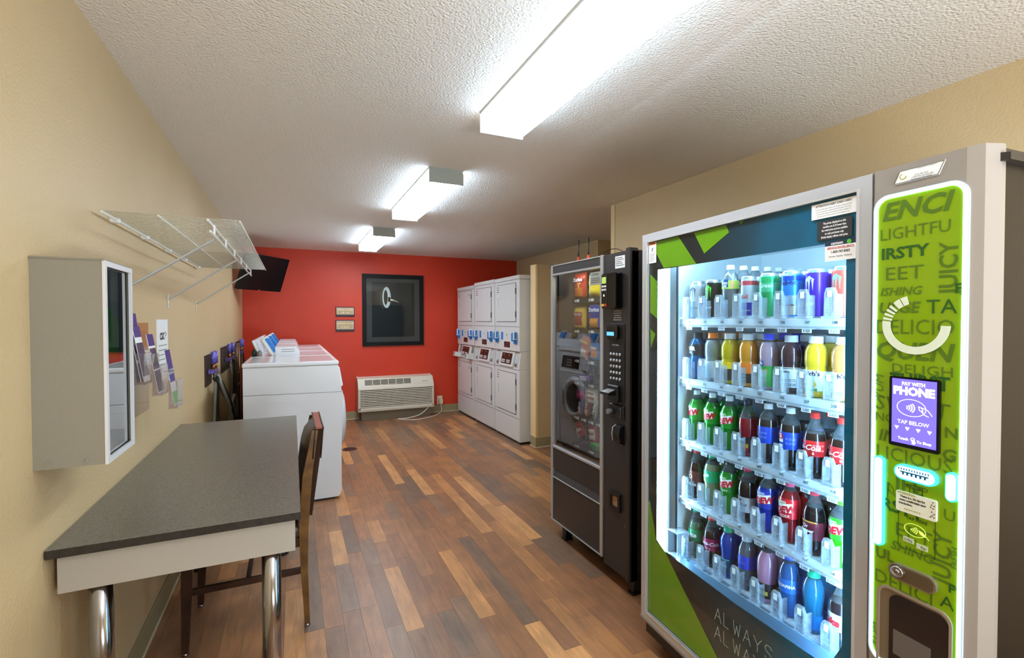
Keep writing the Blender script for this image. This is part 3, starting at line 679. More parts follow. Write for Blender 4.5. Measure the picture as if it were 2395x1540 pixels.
bm = NB(); aprism(bm, [(fy + .024, .19), (fy + .012, .19), (fy + .012, .45), (fy + .024, .45)], -w + .013, w - .013, axis='x'); build('slot_shadow', bm, dark_slot, t)
bm = NB(); aprism(bm, [(fy + .03, .447), (fy - .012, .447), (fy - .012, .46), (fy + .005, .497), (fy + .03, .497)], -w, w, axis='x'); build('brow', bm, vent_m, t)
a0 = Vector((0, fy + .005, .497)); a1 = Vector((0, fy + .075, .605)); dz = (a1 - a0).normalized(); ny = Vector((1, 0, 0)).cross(dz)
mx = Matrix((Vector((1, 0, 0)), -ny, dz)).transposed().to_4x4(); mx.translation = a0
LL = (a1 - a0).length
bm = NB(); abox(bm, -w, w, .004, .012, 0, LL, mx=mx); tp = build('top_slope', bm, vent_m, t)
bm = NB(); abox(bm, -.46, .215, .001, .0042, .022, LL - .02, mx=mx); gr = build('outlet_grille', bm, dark_slot, t)
for k in range(7):
    x = -.46 + k * .1125; bm = NB(); abox(bm, x - .004, x + .004, -.003, .003, .02, LL - .018, mx=mx); build('grille_bar', bm, vent_m, gr)
for k in range(5):
    z = .03 + k * (LL - .055) / 4; bm = NB(); abox(bm, -.46, .215, -.002, .003, z - .0022, z + .0022, mx=mx); build('grille_louver', bm, vent_m, gr)
bm = NB(); abox(bm, .26, .50, -.001, .005, .01, LL - .01, .002, mx=mx); dp = build('control_flap', bm, vent_m, t)
bm = NB(); text_bm(bm, 'amana', .035, .42, .045, y=-.003, shear=.4, bold=.01, mx=mx); me = build('brand_script', bm, grey_ink, dp)
bm = NB(); abox(bm, -w + .03, w - .03, fy + .02, 0, .0, .135, .003); build('sub_base', bm, mat('sub_base_brown', (112, 98, 78), .5), t)

t = thing('wall_outlet', 'cream outlet with a plugged-in cord, right of the heater', 'outlet', (2.115, YB, .19))
bm = NB(); abox(bm, -.043, .043, -.006, 0, -.068, .068, .003); build('cover_plate', bm, mat('outlet_cream', (232, 222, 188), .4), t)
bm = NB(); abox(bm, -.02, .042, -.05, -.006, -.06, .02, .006); build('plug', bm, mat('plug_cream', (236, 226, 194), .4), t)
def smooth_pts(P, n=8):
    P = [Vector(p) for p in P]; out = []
    for i in range(len(P) - 1):
        p0 = P[max(i - 1, 0)]; p1 = P[i]; p2 = P[i + 1]; p3 = P[min(i + 2, len(P) - 1)]
        for k in range(n):
            u = k / n; out.append(.5 * ((2 * p1) + (p2 - p0) * u + (2 * p0 - 5 * p1 + 4 * p2 - p3) * u * u + (3 * p1 - p0 - 3 * p2 + p3) * u ** 3))
    out.append(P[-1]); return out
bm = NB(); atube(bm, smooth_pts([(2.12, 7.29, .125), (2.12, 7.25, .03), (2.02, 7.12, .008), (1.86, 6.97, .008), (1.62, 6.87, .008), (1.44, 6.97, .008), (1.40, 7.04, .008), (1.52, 6.98, .02), (1.72, 7.02, .05), (1.88, 7.12, .13)]), .0065, 8)
o = build('power_cord', bm, mat('cord_white', (226, 218, 206), .4), None, smooth=60); tag(o, 'white heater cord lying on the floor beneath the heater', 'cord')

# ---------------------------------------------------------------- floor drain
t = thing('floor_drain', 'round brown grated floor drain beside the first washing machine', 'drain', (.575, 5.63, .0))
bm = NB(); aring(bm, [(.085 * math.cos(2 * PI * i / 28), .085 * math.sin(2 * PI * i / 28)) for i in range(28)], [(.075 * math.cos(2 * PI * i / 28), .075 * math.sin(2 * PI * i / 28)) for i in range(28)], .0, .004, axis='z'); build('rim', bm, mat('drain_rim', (150, 110, 84), .4, metal=.4), t)
bm = NB(); lathe(bm, [(.075, .0004), (.075, .0012)], 28); build('well', bm, ink, t)
for k in range(7):
    x = -.06 + k * .02; l = math.sqrt(.075 ** 2 - x * x); bm = NB(); abox(bm, x - .004, x + .004, -l, l, .001, .0035); build('grate_bar', bm, mat('drain_bar', (84, 54, 46), .4, metal=.4), t)

# ---------------------------------------------------------------- stacked dryers
hole = mat('dryer_seam', (96, 96, 98), .5); lcd = mat('dryer_panel', (70, 36, 30), .35)
def dryer(y1, h0, k, lb):
    w = .737; t = thing('stacked_dryer', lb, 'dryer', (2.39, y1, 0), -HALF, 'white stacked dryers')
    H = h0; Z1, Z2 = 1.085, .88
    bm = NB(); abox(bm, 0, w, 0, .70, .025, Z2, .006); build('lower_body', bm, dryer_white, t)
    bm = NB(); abox(bm, 0, w, 0, .70, Z1, H - .05, .006); build('upper_body', bm, dryer_white, t)
    bm = NB(); abox(bm, -.002, w + .002, -.006, .70, H - .048, H, .006); build('top_cap', bm, dryer_white, t)
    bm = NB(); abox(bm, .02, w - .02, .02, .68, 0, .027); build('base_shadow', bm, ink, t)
    # sloping middle section
    bm = NB(); aprism(bm, [(.0, Z2), (.045, Z1), (.70, Z1), (.70, Z2)], .004, w - .004, axis='x'); md = build('middle_body', bm, dryer_white, t)
    for s_ in (0, 1):
        x = .0 if s_ == 0 else w - .03
        bm = NB(); aprism(bm, [(-.004, Z2), (.02, Z1), (.70, Z1), (.70, Z2)], x, x + .03, axis='x'); build('cheek', bm, dryer_white, md)
    ang = math.atan2(.045, .205); mx = Matrix.Translation((0, 0, Z2)) @ Matrix.Rotation(-ang, 4, 'X')
    bm = NB(); abox(bm, .16, .57, -.02, .0, .01, .205, .004, mx=mx); cp = build('control_face', bm, dryer_white, md)
    bm = NB(); abox(bm, .215, .515, -.024, -.02, .04, .175, .003, mx=mx); pl = build('control_panel', bm, lcd, md)
    bm = NB()
    for s_ in (0, 1):
        for r_ in range(2):
            for c_ in range(4): abox(bm, .235 + s_ * .145 + c_ * .026, .253 + s_ * .145 + c_ * .026, -.0255, -.024, .055 + r_ * .022, .07 + r_ * .022, mx=mx)
    build('buttons', bm, white_plastic, md)
    bm = NB(); lathe(bm, [(.012, 0), (.012, .002)], 10, mx=mx @ Matrix.Translation((.28, -.024, .15)) @ Matrix.Rotation(HALF, 4, 'X')); lathe(bm, [(.012, 0), (.012, .002)], 10, mx=mx @ Matrix.Translation((.43, -.024, .15)) @ Matrix.Rotation(HALF, 4, 'X')); build('indicator', bm, mat('amber', (210, 130, 40), .4), md)
    for s_ in (0, 1):
        x = .095 if s_ == 0 else .635
        if k == 0:
            bm = NB(); abox(bm, x - .05, x + .05, -.10, -.0, .0, .07, .004, mx=mx); abox(bm, x - .015, x + .01, -.102, -.10, .015, .055, mi=1, mx=mx); build('coin_box', bm, [dryer_white, ink], md)
            bm = NB(); abox(bm, x - .028, x + .028, -.012, .0, .09, .18, mx=mx); build('coin_slot', bm, mat('slot_grey', (130, 126, 122), .4), md)
        else:
            bm = NB(); abox(bm, x - .035, x + .035, -.006, .0, .02, .18, .002, mx=mx); build('coin_slot', bm, mat('slot_light', (196, 196, 196), .4), md)
            bm = NB(); lathe(bm, [(.022, 0), (.022, .014), (.010, .018)], 14, mx=mx @ Matrix.Translation((x, -.006, .05)) @ Matrix.Rotation(HALF, 4, 'X')); build('coin_knob', bm, steel, md)
    # doors
    for z0, z1, nm in ((1.44, 1.895, 'upper'), (.345, .82, 'lower')):
        bm = NB(); abox(bm, .075, .645, -.012, -.001, z0, z1, .006); dr = build('door', bm, dryer_white, t)
        bm = NB(); o_, i_ = [( .069, z0 - .006), (.651, z0 - .006), (.651, z1 + .006), (.069, z1 + .006)], [(.074, z0 - .001), (.646, z0 - .001), (.646, z1 + .001), (.074, z1 + .001)]; aring(bm, o_, i_, -.002, .0); build('door_gap', bm, hole, dr)
        zm = (z0 + z1) / 2 + .03; bm = NB(); abox(bm, .125, .155, -.0135, -.011, zm - .075, zm + .075, .002); abox(bm, .133, .147, -.016, -.012, zm - .068, zm + .05, .002, mi=1); build('door_handle', bm, [white_plastic, hole], dr)
        for zz in (z0 + .05, z1 - .13):
            bm = NB(); abox(bm, .647, .654, -.014, -.0, zz, zz + .07); build('hinge', bm, hole, dr)
        bm = NB()
        for j in range(3): abox(bm, .10, .16, -.0128, -.0118, z1 - .035 - j * .028, z1 - .024 - j * .028)
        if k == 0:
            for j in range(2): abox(bm, .55, .61, -.0128, -.0118, z1 - .06 - j * .02, z1 - .052 - j * .02)
        build('door_print', bm, grey_ink, dr)
    bm = NB(); abox(bm, .003, w - .003, -.0015, 0, 1.376, 1.381); abox(bm, .003, w - .003, -.0015, 0, Z2 - .012, Z2 - .007); abox(bm, .003, w - .003, -.0015, 0, .296, .301); build('panel_seam', bm, hole, t)
    bm = NB(); abox(bm, .01, w - .01, -.004, 0, .04, .293, .003); build('kick_panel', bm, dryer_white, t)
    for x in (.05, .60):
        bm = NB(); abox(bm, x, x + .085, -.05, 0, 1.205, 1.31, .015, seg=2); abox(bm, x + .052, x + .09, -.055, -.004, 1.225, 1.325, .012, mi=1, seg=2); abox(bm, x + .03, x + .07, -.03, 0, 1.175, 1.21, .006); cm = build('card_reader', bm, [blue_label, white_plastic], t)
    bm = NB(); abox(bm, .205, .265, -.002, 0, 1.215, 1.31); nl = build('number_sticker', bm, blue_label, t)
    bm = NB(); abox(bm, .30, .47, -.002, 0, 1.125, 1.195); build('instruction_plate', bm, lcd, t)
    label_text('number', t, ink, [('12' if k == 2 else '11' if k == 1 else '10', .036, .375, 1.275, dict(bold=.02))], y=-.0015)
    label_text('instruction_text', t, paper, [('- - - - -', .03, .385, 1.175), ('- - - - -', .03, .385, 1.15)], y=-.0025)
    return t
dryer(7.25, 1.965, 0, 'far stacked dryer by the red wall, slightly shorter, with white coin boxes')
dryer(6.475, 1.99, 1, 'middle stacked dryer of the three')
dryer(5.715, 1.985, 2, 'stacked dryer nearest the partition wall, its side in view')
# ---------------------------------------------------------------- snack machine
sm_dark = mat('snack_dark', (48, 44, 44), .33, bump=(400, .0002, 2)); sm_trim = mat('snack_trim', (188, 190, 194), .3, metal=.55)
inner_d = mat('snack_inside', (70, 62, 56), .6)
SW, SD, SH = .84, .86, 1.822
MS = Matrix.Translation((1.585, 2.812, 0)) @ Matrix.Rotation(-HALF, 4, 'Z')
t = thing('snack_machine', 'black glass-fronted snack vending machine on short legs', 'vending machine', M=MS); snack = t
GX0, GX1 = .035, .575          # glass between the trims
# cabinet shell, open to the front where the glass is
bm = NB()
abox(bm, -.004, .02, .05, SD, .125, SH); build('cabinet_side', bm, sm_dark, t)
bm = NB(); abox(bm, SW - .02, SW, .05, SD, .125, SH); build('cabinet_side', bm, sm_dark, t)
bm = NB(); abox(bm, .02, SW - .02, SD - .02, SD, .125, SH); build('cabinet_back', bm, sm_dark, t)
bm = NB(); abox(bm, .02, SW - .02, .05, SD - .02, SH - .03, SH); build('cabinet_top', bm, sm_dark, t)
bm = NB(); abox(bm, .02, SW - .02, .05, SD - .02, .125, .60); build('cabinet_base', bm, sm_dark, t)
bm = NB(); abox(bm, .59, SW - .02, .05, SD - .02, .60, SH - .03); build('control_core', bm, sm_dark, t)
bm = NB(); abox(bm, .021, .024, .05, .60, .60, SH - .03); abox(bm, .024, .59, .59, .60, .60, SH - .03); build('liner', bm, inner_d, t)
# door
bm = NB(); abox(bm, .0, .60, .0, .05, .115, .40, .002); build('lower_door', bm, sm_dark, t)
bm = NB(); abox(bm, .035, GX1, -.001, .05, SH - .06, SH - .002); build('header', bm, sm_dark, t)
bm = NB(); abox(bm, .03, GX1 + .005, .0, .04, .47, .61); build('flap_surround', bm, sm_dark, t)
bm = NB(); mx = Matrix.Translation((0, .004, .41)) @ Matrix.Rotation(math.radians(-9), 4, 'X'); aprism(bm, [(.032, 0), (.578, 0), (.578, .105), (.05, .12)], -.004, .012, mx=mx)
fl = build('delivery_flap', bm, mat('flap_grey', (62, 62, 64), .35), t)
bm = NB(); text_bm(bm, 'PUSH', .075, .30, .05, y=-.0045, sx=1.5, mx=mx); build('push_lettering', bm, mat('push_relief', (74, 74, 76), .3), fl)
for x0, x1, z0, z1 in ((.012, .034, .115, SH), (GX1, .60, .115, SH + .002)):
    bm = NB(); abox(bm, x0, x1, -.008, .02, z0, z1, .003); build('upright_trim', bm, sm_trim, t)
for z0, z1 in ((SH - .008, SH), (SH - .068, SH - .056), (.606, .622), (.405, .411), (.115, .121)):
    bm = NB(); abox(bm, .034, GX1, -.006, .015, z0, z1, .001); build('cross_trim', bm, sm_trim, t)
bm = NB(); abox(bm, -.022, .012, .022, .05, .125, SH - .005, .002); build('hinge_edge', bm, sm_dark, t)
for z in (SH, .118):
    bm = NB(); abox(bm, -.04, .012, .015, .045, z - .008, z + .008, .003); build('hinge', bm, black_plastic, t)
bm = NB(); aprism(bm, [(GX0, .62), (GX1, .62), (GX1, SH - .066), (GX0, SH - .066)], .010, .0105); g_ = build('glass_pane', bm, clear('snack_glass', (240, 243, 243), 2.7, 0, .008, 1.5), t)
bm = NB(); abox(bm, .06, .56, .055, .07, SH - .048, SH - .036); build('top_lamp', bm, mat('snack_lamp', (240, 246, 250), .4, emis=(235, 245, 255), es=11.0), t)  # unseen lamp behind the header, strengthened to brighten the snacks
# control panel
bm = NB(); abox(bm, .60, SW - .0, .0, .05, .085, SH - .0, .006); cp = build('control_door', bm, sm_dark, t)
bm = NB(); abox(bm, SW - .035, SW, -.012, .05, .085, SH + .012, .006); build('near_post', bm, sm_dark, t)
bm = NB(); abox(bm, .655, .775, -.055, 0, 1.52, 1.71, .006); abox(bm, .66, .71, -.058, -.055, 1.53, 1.70, .002, mi=1); rd = build('card_reader', bm, [black_gloss, mat('reader_face', (70, 72, 70), .35)], t)
bm = NB(); abox(bm, .667, .703, -.0595, -.058, 1.655, 1.69); build('green_display', bm, mat('lcd_green', (150, 175, 90), .3, emis=(150, 180, 80), es=.25), rd)
bm = NB()
for r_ in range(2):
    for c_ in range(4): abox(bm, .667 + c_ * .01, .673 + c_ * .01, -.0595, -.058, 1.635 - r_ * .018, 1.645 - r_ * .018)
abox(bm, .680, .690, -.0595, -.058, 1.585, 1.597); build('reader_keys', bm, paper, rd)
bm = NB(); abox(bm, .664, .684, -.0595, -.058, 1.533, 1.546, mi=0); abox(bm, .688, .708, -.0595, -.058, 1.533, 1.546, mi=1); build('reader_stickers', bm, [mat('sticker_yellow', (225, 200, 50), .4), red_ink], rd)
bm = NB(); abox(bm, .708, .79, -.002, 0, 1.735, 1.80); st = build('info_sticker', bm, paper, t)
bm = NB()
for k in range(5): abox(bm, .715, .782 - .01 * (k % 3), -.003, -.002, 1.748 + k * .01, 1.752 + k * .01)
build('printed_lines', bm, grey_ink, st)
label_text('price_notice', t, paper, [('The prices displayed on this', .0085, .728, 1.508, dict(sx=.7)), ('machine are $.10 lower than', .0085, .728, 1.496, dict(sx=.7)), ('the retail price and are', .0085, .728, 1.484, dict(sx=.7)), ('available on cash purchases.', .0085, .728, 1.472, dict(sx=.7)), ('Digital display reflects cash price.', .0085, .728, 1.460, dict(sx=.62))], y=-.0015, bold=.02)
bm = NB(); abox(bm, .668, .80, -.012, 0, 1.02, 1.44, .004); ks = build('selection_panel', bm, black_plastic, t)
bm = NB(); abox(bm, .672, .76, -.035, -.010, 1.355, 1.43, .008); dp = build('display_housing', bm, black_gloss, t)
bm = NB(); abox(bm, .682, .742, -.037, -.0345, 1.375, 1.395); build('blue_display', bm, mat('lcd_blue', (70, 120, 230), .3, emis=(60, 120, 240), es=1.1), dp)
label_text('maker_lettering', t, paper, [('Snack Shop', .012, .725, 1.325)], y=-.0125)
bm = NB()
for r_ in range(5):
    for c_ in range(4):
        lathe(bm, [(.0085, 0), (.0085, .003), (.006, .006)], 10, mx=Matrix.Translation((.688 + c_ * .026, -.012, 1.275 - r_ * .033)) @ Matrix.Rotation(HALF, 4, 'X'))
kp = build('keypad', bm, mat('key_silver_cap', (190, 192, 196), .25, metal=.5), t); kp['kind'] = 'stuff'
bm = NB(); abox(bm, .672, .765, -.030, -.010, 1.02, 1.11, .006); aprism(bm, [(-.030, 1.055), (-.075, 1.06), (-.075, 1.072), (-.030, 1.085)], .675, .75, axis='x'); build('bill_acceptor', bm, black_plastic, t)
bm = NB(); aprism(bm, [(-.030, 1.072), (-.072, 1.0735), (-.030, 1.087)], .68, .745, axis='x'); build('bill_slot', bm, mat('bill_grey', (130, 130, 132), .3), t)
bm = NB(); abox(bm, .67, .80, -.014, 0, .93, 1.005, .004); acyl(bm, (.70, -.045, .965), (.70, -.012, .965), .014, 14, 1); abox(bm, .765, .78, -.018, -.012, .94, .99, .001, mi=1); build('coin_panel', bm, [black_plastic, mat('coin_grey', (120, 122, 124), .3)], t)
bm = NB(); aprism(bm, [(0, .795), (-.03, .81), (-.036, .85), (-.03, .89), (0, .905)], .735, .79, axis='x'); build('door_handle', bm, black_plastic, t)
bm = NB(); aprism(bm, [(-.012, .80), (-.034, .815), (-.040, .85), (-.034, .885), (-.012, .898)], .728, .7345, axis='x'); build('handle_plate', bm, sm_trim, t)
o_, i_ = rfr(.672, .765, .43, .525, .018); bm = NB(); aring(bm, o_, i_, -.014, 0); abox(bm, .69, .747, -.004, -.001, .448, .507, mi=1); build('coin_return', bm, [black_plastic, mat('coin_cup', (176, 146, 108), .3, metal=.4)], t)
bm = NB(); lathe(bm, [(.006, 0), (.005, .003)], 10, mx=Matrix.Translation((.80, 0, .37)) @ Matrix.Rotation(HALF, 4, 'X')); build('screw', bm, steel, t)
for x in (.11, .80):
    for y in (.06, SD - .08):
        bm = NB(); aprism(bm, [(x - .035, .125), (x - .015, .012), (x + .015, .012), (x + .035, .125)], y - .02, y + .03); abox(bm, x - .022, x + .022, y - .025, y + .035, 0, .012); build('leg', bm, black_plastic, t)
bm = NB(); abox(bm, .12, SW - .02, .16, .18, .005, .125); build('kick_plate', bm, black_plastic, t)
# shelves and spirals
SZ = [1.60, 1.395, 1.195, 1.045, .81, .615]
COLX = (.085, .255, .425)
sl = mat('tray_black', (34, 32, 32), .4)
for k, z in enumerate(SZ):
    bm = NB(); abox(bm, .024, .585, .17, .56, z - .012, z); abox(bm, .024, .585, .155, .17, z - .026, z + .002); sh = build('tray', bm, sl, t)
    for j, cx_ in enumerate(COLX + ((.17, .34, .51) if k in (4,) else ())):
        bm = NB(); abox(bm, cx_ - .03, cx_ - .018, .1535, .155, z - .02, z - .005); abox(bm, cx_ - .008, cx_ + .025, .1535, .155, z - .021, z - .003); build('price_tag', bm, paper, sh)
    for j, cx_ in enumerate(COLX if k != 4 else (.07, .155, .24, .325, .41)):
        r_ = .058 if k != 4 else .034; bm = NB()
        pts = [(cx_ + r_ * math.sin(u), .175 + .05 * u / (2 * PI), z + r_ + .004 - r_ * math.cos(u)) for u in [2 * PI * i / 18 for i in range(18 * 3)]]
        atube(bm, pts, .0018, 5); build('spiral', bm, steel, sh)
# snack packets
def pouch(w, h, d, cols, label, x, z, kind='bag', tilt=0.0, text=None, group=None, yoff=.185, art=None):
    """pillow bag with crimped ends; cols[0] body, cols[1] band or picture"""
    M2 = MS @ Matrix.Translation((x, yoff, z)) @ Matrix.Rotation(math.radians(tilt), 4, 'Y')
    bm = NB(); nx, nz = 10, 12; F = {}
    for s_ in (0, 1):
        for a in range(nx + 1):
            for b_ in range(nz + 1):
                u, v = a / nx, b_ / nz; e_ = max(0, 1 - abs(2 * u - 1) ** 2.6) * max(0, 1 - abs(2 * v - 1) ** 5)
                crimp = .0015 * math.sin(u * 60) if b_ in (0, nz) else 0
                wob = .004 * math.sin(v * 17 + x * 50) * (1 if s_ == 0 else .3) * e_
                px = (u - .5) * w * (1 - .08 * math.sin(PI * v) * 0 + .03 * (2 * v - 1) ** 2)
                F[s_, a, b_] = bm.verts.new((px, (-1 if s_ == 0 else 1) * d / 2 * e_ ** .6 + crimp + wob, v * h))
        for a in range(nx):
            for b_ in range(nz):
                f = bm.faces.new((F[s_, a, b_], F[s_, a + 1, b_], F[s_, a + 1, b_ + 1], F[s_, a, b_ + 1])); f.smooth = True
                u, v = (a + .5) / nx, (b_ + .5) / nz; mi = 0
                if art == 'low' and v < .45 and abs(u - .5) < .33 and v > .1: mi = 1
                if art == 'mid' and .2 < v < .75 and abs(u - .5) < .32: mi = 1
                if art == 'band' and v > .8: mi = 1
                if art == 'side' and u < .3: mi = 1
                f.material_index = mi
    bmesh.ops.remove_doubles(bm, verts=bm.verts, dist=.0004)
    o = build(kind, bm, [mat('wrap_%d_%d_%d' % c, c, .3) for c in cols]); o.matrix_world = M2
    tag(o, label, 'snack', group or 'snacks in the vending machine')
    if text:
        for (s, sz, tx, tz, c, kw) in text:
            bm = NB(); text_bm(bm, s, sz, tx, tz, y=-d / 2 - .004, **kw); me = build('lettering', bm, mat('print_%d_%d_%d' % c, c, .4), o)
    return o
W_, K_ = (245, 245, 245), (20, 20, 20)
bld = dict(bold=.03)
pouch(.145, .175, .045, [(196, 62, 36), (232, 130, 40)], 'red-orange chip bag on the top tray, left of the two', .085, SZ[0] + .003, art='low', text=[('Doritos', .034, 0, .125, W_, dict(bold=.04)), ('NACHO', .012, .02, .10, W_, {}), ('V', .06, .01, .085, (250, 225, 90), dict(bold=.01, sx=.9))])
pouch(.145, .155, .05, [(238, 210, 40), (245, 235, 160)], 'yellow chip bag on the top tray, right of the two', .262, SZ[0] + .003, art='side', text=[("Lay's", .04, .02, .12, (200, 40, 40), dict(bold=.03, shear=.2))])
pouch(.145, .15, .045, [(224, 186, 80), (184, 62, 60)], 'gold and crimson chip bag on the second tray', .08, SZ[1] + .003, art='mid', text=[('Popchips', .026, 0, .10, W_, dict(bold=.02, shear=.4))])
pouch(.145, .17, .045, [(36, 66, 180), (235, 160, 50)], 'deep blue chip bag on the second tray', .262, SZ[1] + .003, art='low', text=[('Doritos', .036, .01, .125, W_, dict(bold=.04))])
pouch(.10, .16, .035, [(226, 116, 44), (240, 226, 214)], 'orange puffs packet leaning on the third tray', .125, SZ[2] + .003, tilt=12, art='low', text=[('Cheetos', .028, 0, .12, (250, 225, 90), dict(bold=.03))])
pouch(.11, .115, .03, [(50, 120, 196), (226, 140, 60)], 'light blue snack packet on the third tray', .255, SZ[2] + .003, art='mid', text=[('Chips', .025, 0, .08, W_, dict(bold=.03))])
pouch(.10, .05, .03, [(60, 24, 30), (110, 30, 30)], 'small dark red packet behind on the third tray', .255, SZ[2] + .10, art='mid', yoff=.3)
pouch(.13, .045, .03, [(130, 80, 180), (230, 220, 245)], 'purple cookie packet lying on the fourth tray', .13, SZ[3] + .003, art='mid', text=[('cookies', .02, 0, .022, W_, dict(bold=.02))])
pouch(.10, .07, .03, [(146, 60, 150), (226, 80, 130)], 'purple and pink candy packet below the fourth tray', .085, SZ[3] - .125, art='mid')
pouch(.15, .10, .035, [(240, 236, 230), (206, 120, 60)], 'white cookie packet with red lettering below the fourth tray', .215, SZ[3] - .13, art='side', text=[('Famous', .02, .01, .07, (170, 30, 30), dict(bold=.02)), ('cookies', .026, .01, .04, (190, 40, 30), dict(bold=.03, shear=.3))])
for k, (x, c1_, c2_, s, lb) in enumerate(((.07, (80, 60, 150), (200, 120, 60), 'BAR', 'purple candy bar standing in the fifth tray'), (.155, (170, 50, 40), (230, 190, 120), 'TWIX', 'red and gold candy bar standing in the fifth tray'), (.24, (214, 214, 216), (90, 90, 100), 'GUM', 'silver-white candy bar standing in the fifth tray'), (.325, (30, 30, 34), (225, 160, 40), 'NUT', 'black and yellow candy bar standing in the fifth tray'))):
    pouch(.042, .13, .022, [c1_, c2_], lb, x, SZ[4] + .003, tilt=14, art='low', kind='candy_bar', text=[(s, .03, 0, .07, W_, dict(bold=.03, rot=HALF))])
pouch(.10, .07, .025, [(206, 44, 46), (160, 30, 34)], 'red candy packet at the back of the fifth tray', .245, SZ[4] + .09, art='band', yoff=.26, kind='candy_bar')
pouch(.095, .11, .03, [(190, 36, 44), (240, 236, 232)], 'red and white candy pouch over the bottom tray', .095, .665, tilt=-22, art='side', text=[('M&M', .028, .012, .05, W_, dict(bold=.04))])
pouch(.11, .12, .03, [(206, 40, 44), (236, 226, 220)], 'round-faced red candy pouch over the bottom tray', .245, .66, tilt=-8, art='mid', text=[('Skittles', .02, 0, .06, (190, 30, 40), dict(bold=.03))])
pouch(.11, .05, .03, [(70, 190, 60), (40, 150, 50)], 'bright green candy packet on the bottom tray', .255, SZ[5] + .003, art='mid')
bm = NB(); abox(bm, .45, .56, .012, .0135, SH - .16, SH - .085); n_ = build('notice_card', bm, paper, snack)
label_text('card_text', n_, mat('green_text', (50, 150, 60), .4), [('canteen', .02, .505, SH - .097)], y=.0115, bold=.02)
bm = NB()
for k in range(3): abox(bm, .46, .55, .0112, .012, SH - .125 - k * .011, SH - .12 - k * .011)
build('printed_lines', bm, grey_ink, n_)

# antennas and their cable on the snack machine
org = mat('antenna_orange', (226, 84, 44), .4)
for k, (x, y, h, lb) in enumerate(((.288, .035, .104, 'left black whip antenna with an orange foot on the snack machine'), (.398, .035, .104, 'right black whip antenna with an orange foot on the snack machine'))):
    t = thing('antenna', lb, 'antenna', M=MS @ Matrix.Translation((x, y, SH)), group='antennas on the snack machine')
    bm = NB(); lathe(bm, [(.012, 0), (.012, .006), (.006, .03)], 14); build('foot', bm, org, t)
    bm = NB(); atube(bm, [(0, 0, .03), (0, 0, h * .5), (.002, 0, h + .03)], [.0045, .004, .003], 8); build('whip', bm, black_plastic, t)
bm = NB(); atube(bm, smooth_pts([(.30, .035, .004), (.34, .05, .006), (.386, .035, .005)]), .002, 6)
atube(bm, smooth_pts([(.41, .035, .004), (.46, .06, .006), (.51, .10, .045), (.57, .12, .045), (.64, .14, .006)]), .0022, 6)
o = build('antenna_cable', bm, black_plastic); o.matrix_world = MS @ Matrix.Translation((0, 0, SH)); tag(o, 'thin black cable looping across the top of the snack machine', 'cable')
o['kind'] = 'stuff'
# ---------------------------------------------------------------- drink machine
th = math.radians(3.77)
MB = Matrix.Translation((1.409, 1.677, 0)) @ Matrix.Rotation(-HALF - th, 4, 'Z')
BW, BD, BH = 1.19, .80, 1.832
alu = mat('door_aluminium', (196, 197, 202), .3, metal=.35); cab_blk = mat('cooler_black', (24, 22, 22), .35)
inner_w = mat('cooler_white', (232, 240, 246), .35)
hous = mat('housing_silver', (152, 144, 136), .3, coat=.2)
t = thing('drink_machine', 'large lit glass-fronted drink vending machine with a green control panel, at the right', 'vending machine', M=MB); dm = t
# cabinet as shell
bm = NB(); abox(bm, 0, .03, .055, BD, .09, 1.80); build('cabinet_side', bm, cab_blk, t)
bm = NB(); abox(bm, BW - .025, BW - .002, .055, BD, .09, 1.80); build('cabinet_side', bm, cab_blk, t)
bm = NB(); abox(bm, .03, BW - .025, BD - .03, BD, .09, 1.80); build('cabinet_back', bm, cab_blk, t)
bm = NB(); abox(bm, .03, BW - .025, .055, BD - .03, 1.775, 1.80); build('cabinet_top', bm, cab_blk, t)
bm = NB(); abox(bm, .03, BW - .025, .055, BD - .03, .09, .30); build('cabinet_base', bm, cab_blk, t)
bm = NB(); abox(bm, .955, BW - .025, .055, BD - .03, .30, 1.775); build('control_core', bm, cab_blk, t)
bm = NB(); abox(bm, .05, .80, .10, .78, 1.80, 1.852, .004); aprism(bm, [(.80, 1.80), (.80, 1.845), (.90, 1.852), (.90, 1.80)], .10, .7); build('top_housing', bm, cab_blk, t)
bm = NB(); aprism(bm, [(1.10, 1.80), (1.10, 1.84), (1.165, 1.84), (1.18, 1.815), (1.205, 1.81), (1.205, 1.795), (1.10, 1.795)], .035, .30); build('hinge_cover', bm, mat('hinge_cover', (56, 52, 50), .35), t)
bm = NB(); abox(bm, .0, BW - .005, .02, .07, .055, .14, .01); build('kick_bumper', bm, black_plastic, t)
bm = NB()
for x in (.06, BW - .1):
    for y in (.10, BD - .12): lathe(bm, [(.025, 0), (.025, .02), (.014, .03), (.014, .09)], 14, c=(x, y, 0))
f_ = build('levelling_feet', bm, black_plastic, t); f_['kind'] = 'stuff'
# liner
bm = NB()
abox(bm, .030, .112, .10, .60, .30, 1.775); abox(bm, .935, .955, .10, .60, .30, 1.775); abox(bm, .112, .935, .58, .60, .30, 1.775); abox(bm, .112, .935, .10, .58, 1.755, 1.775); abox(bm, .112, .935, .10, .58, .30, .33)
build('liner', bm, inner_w, t)
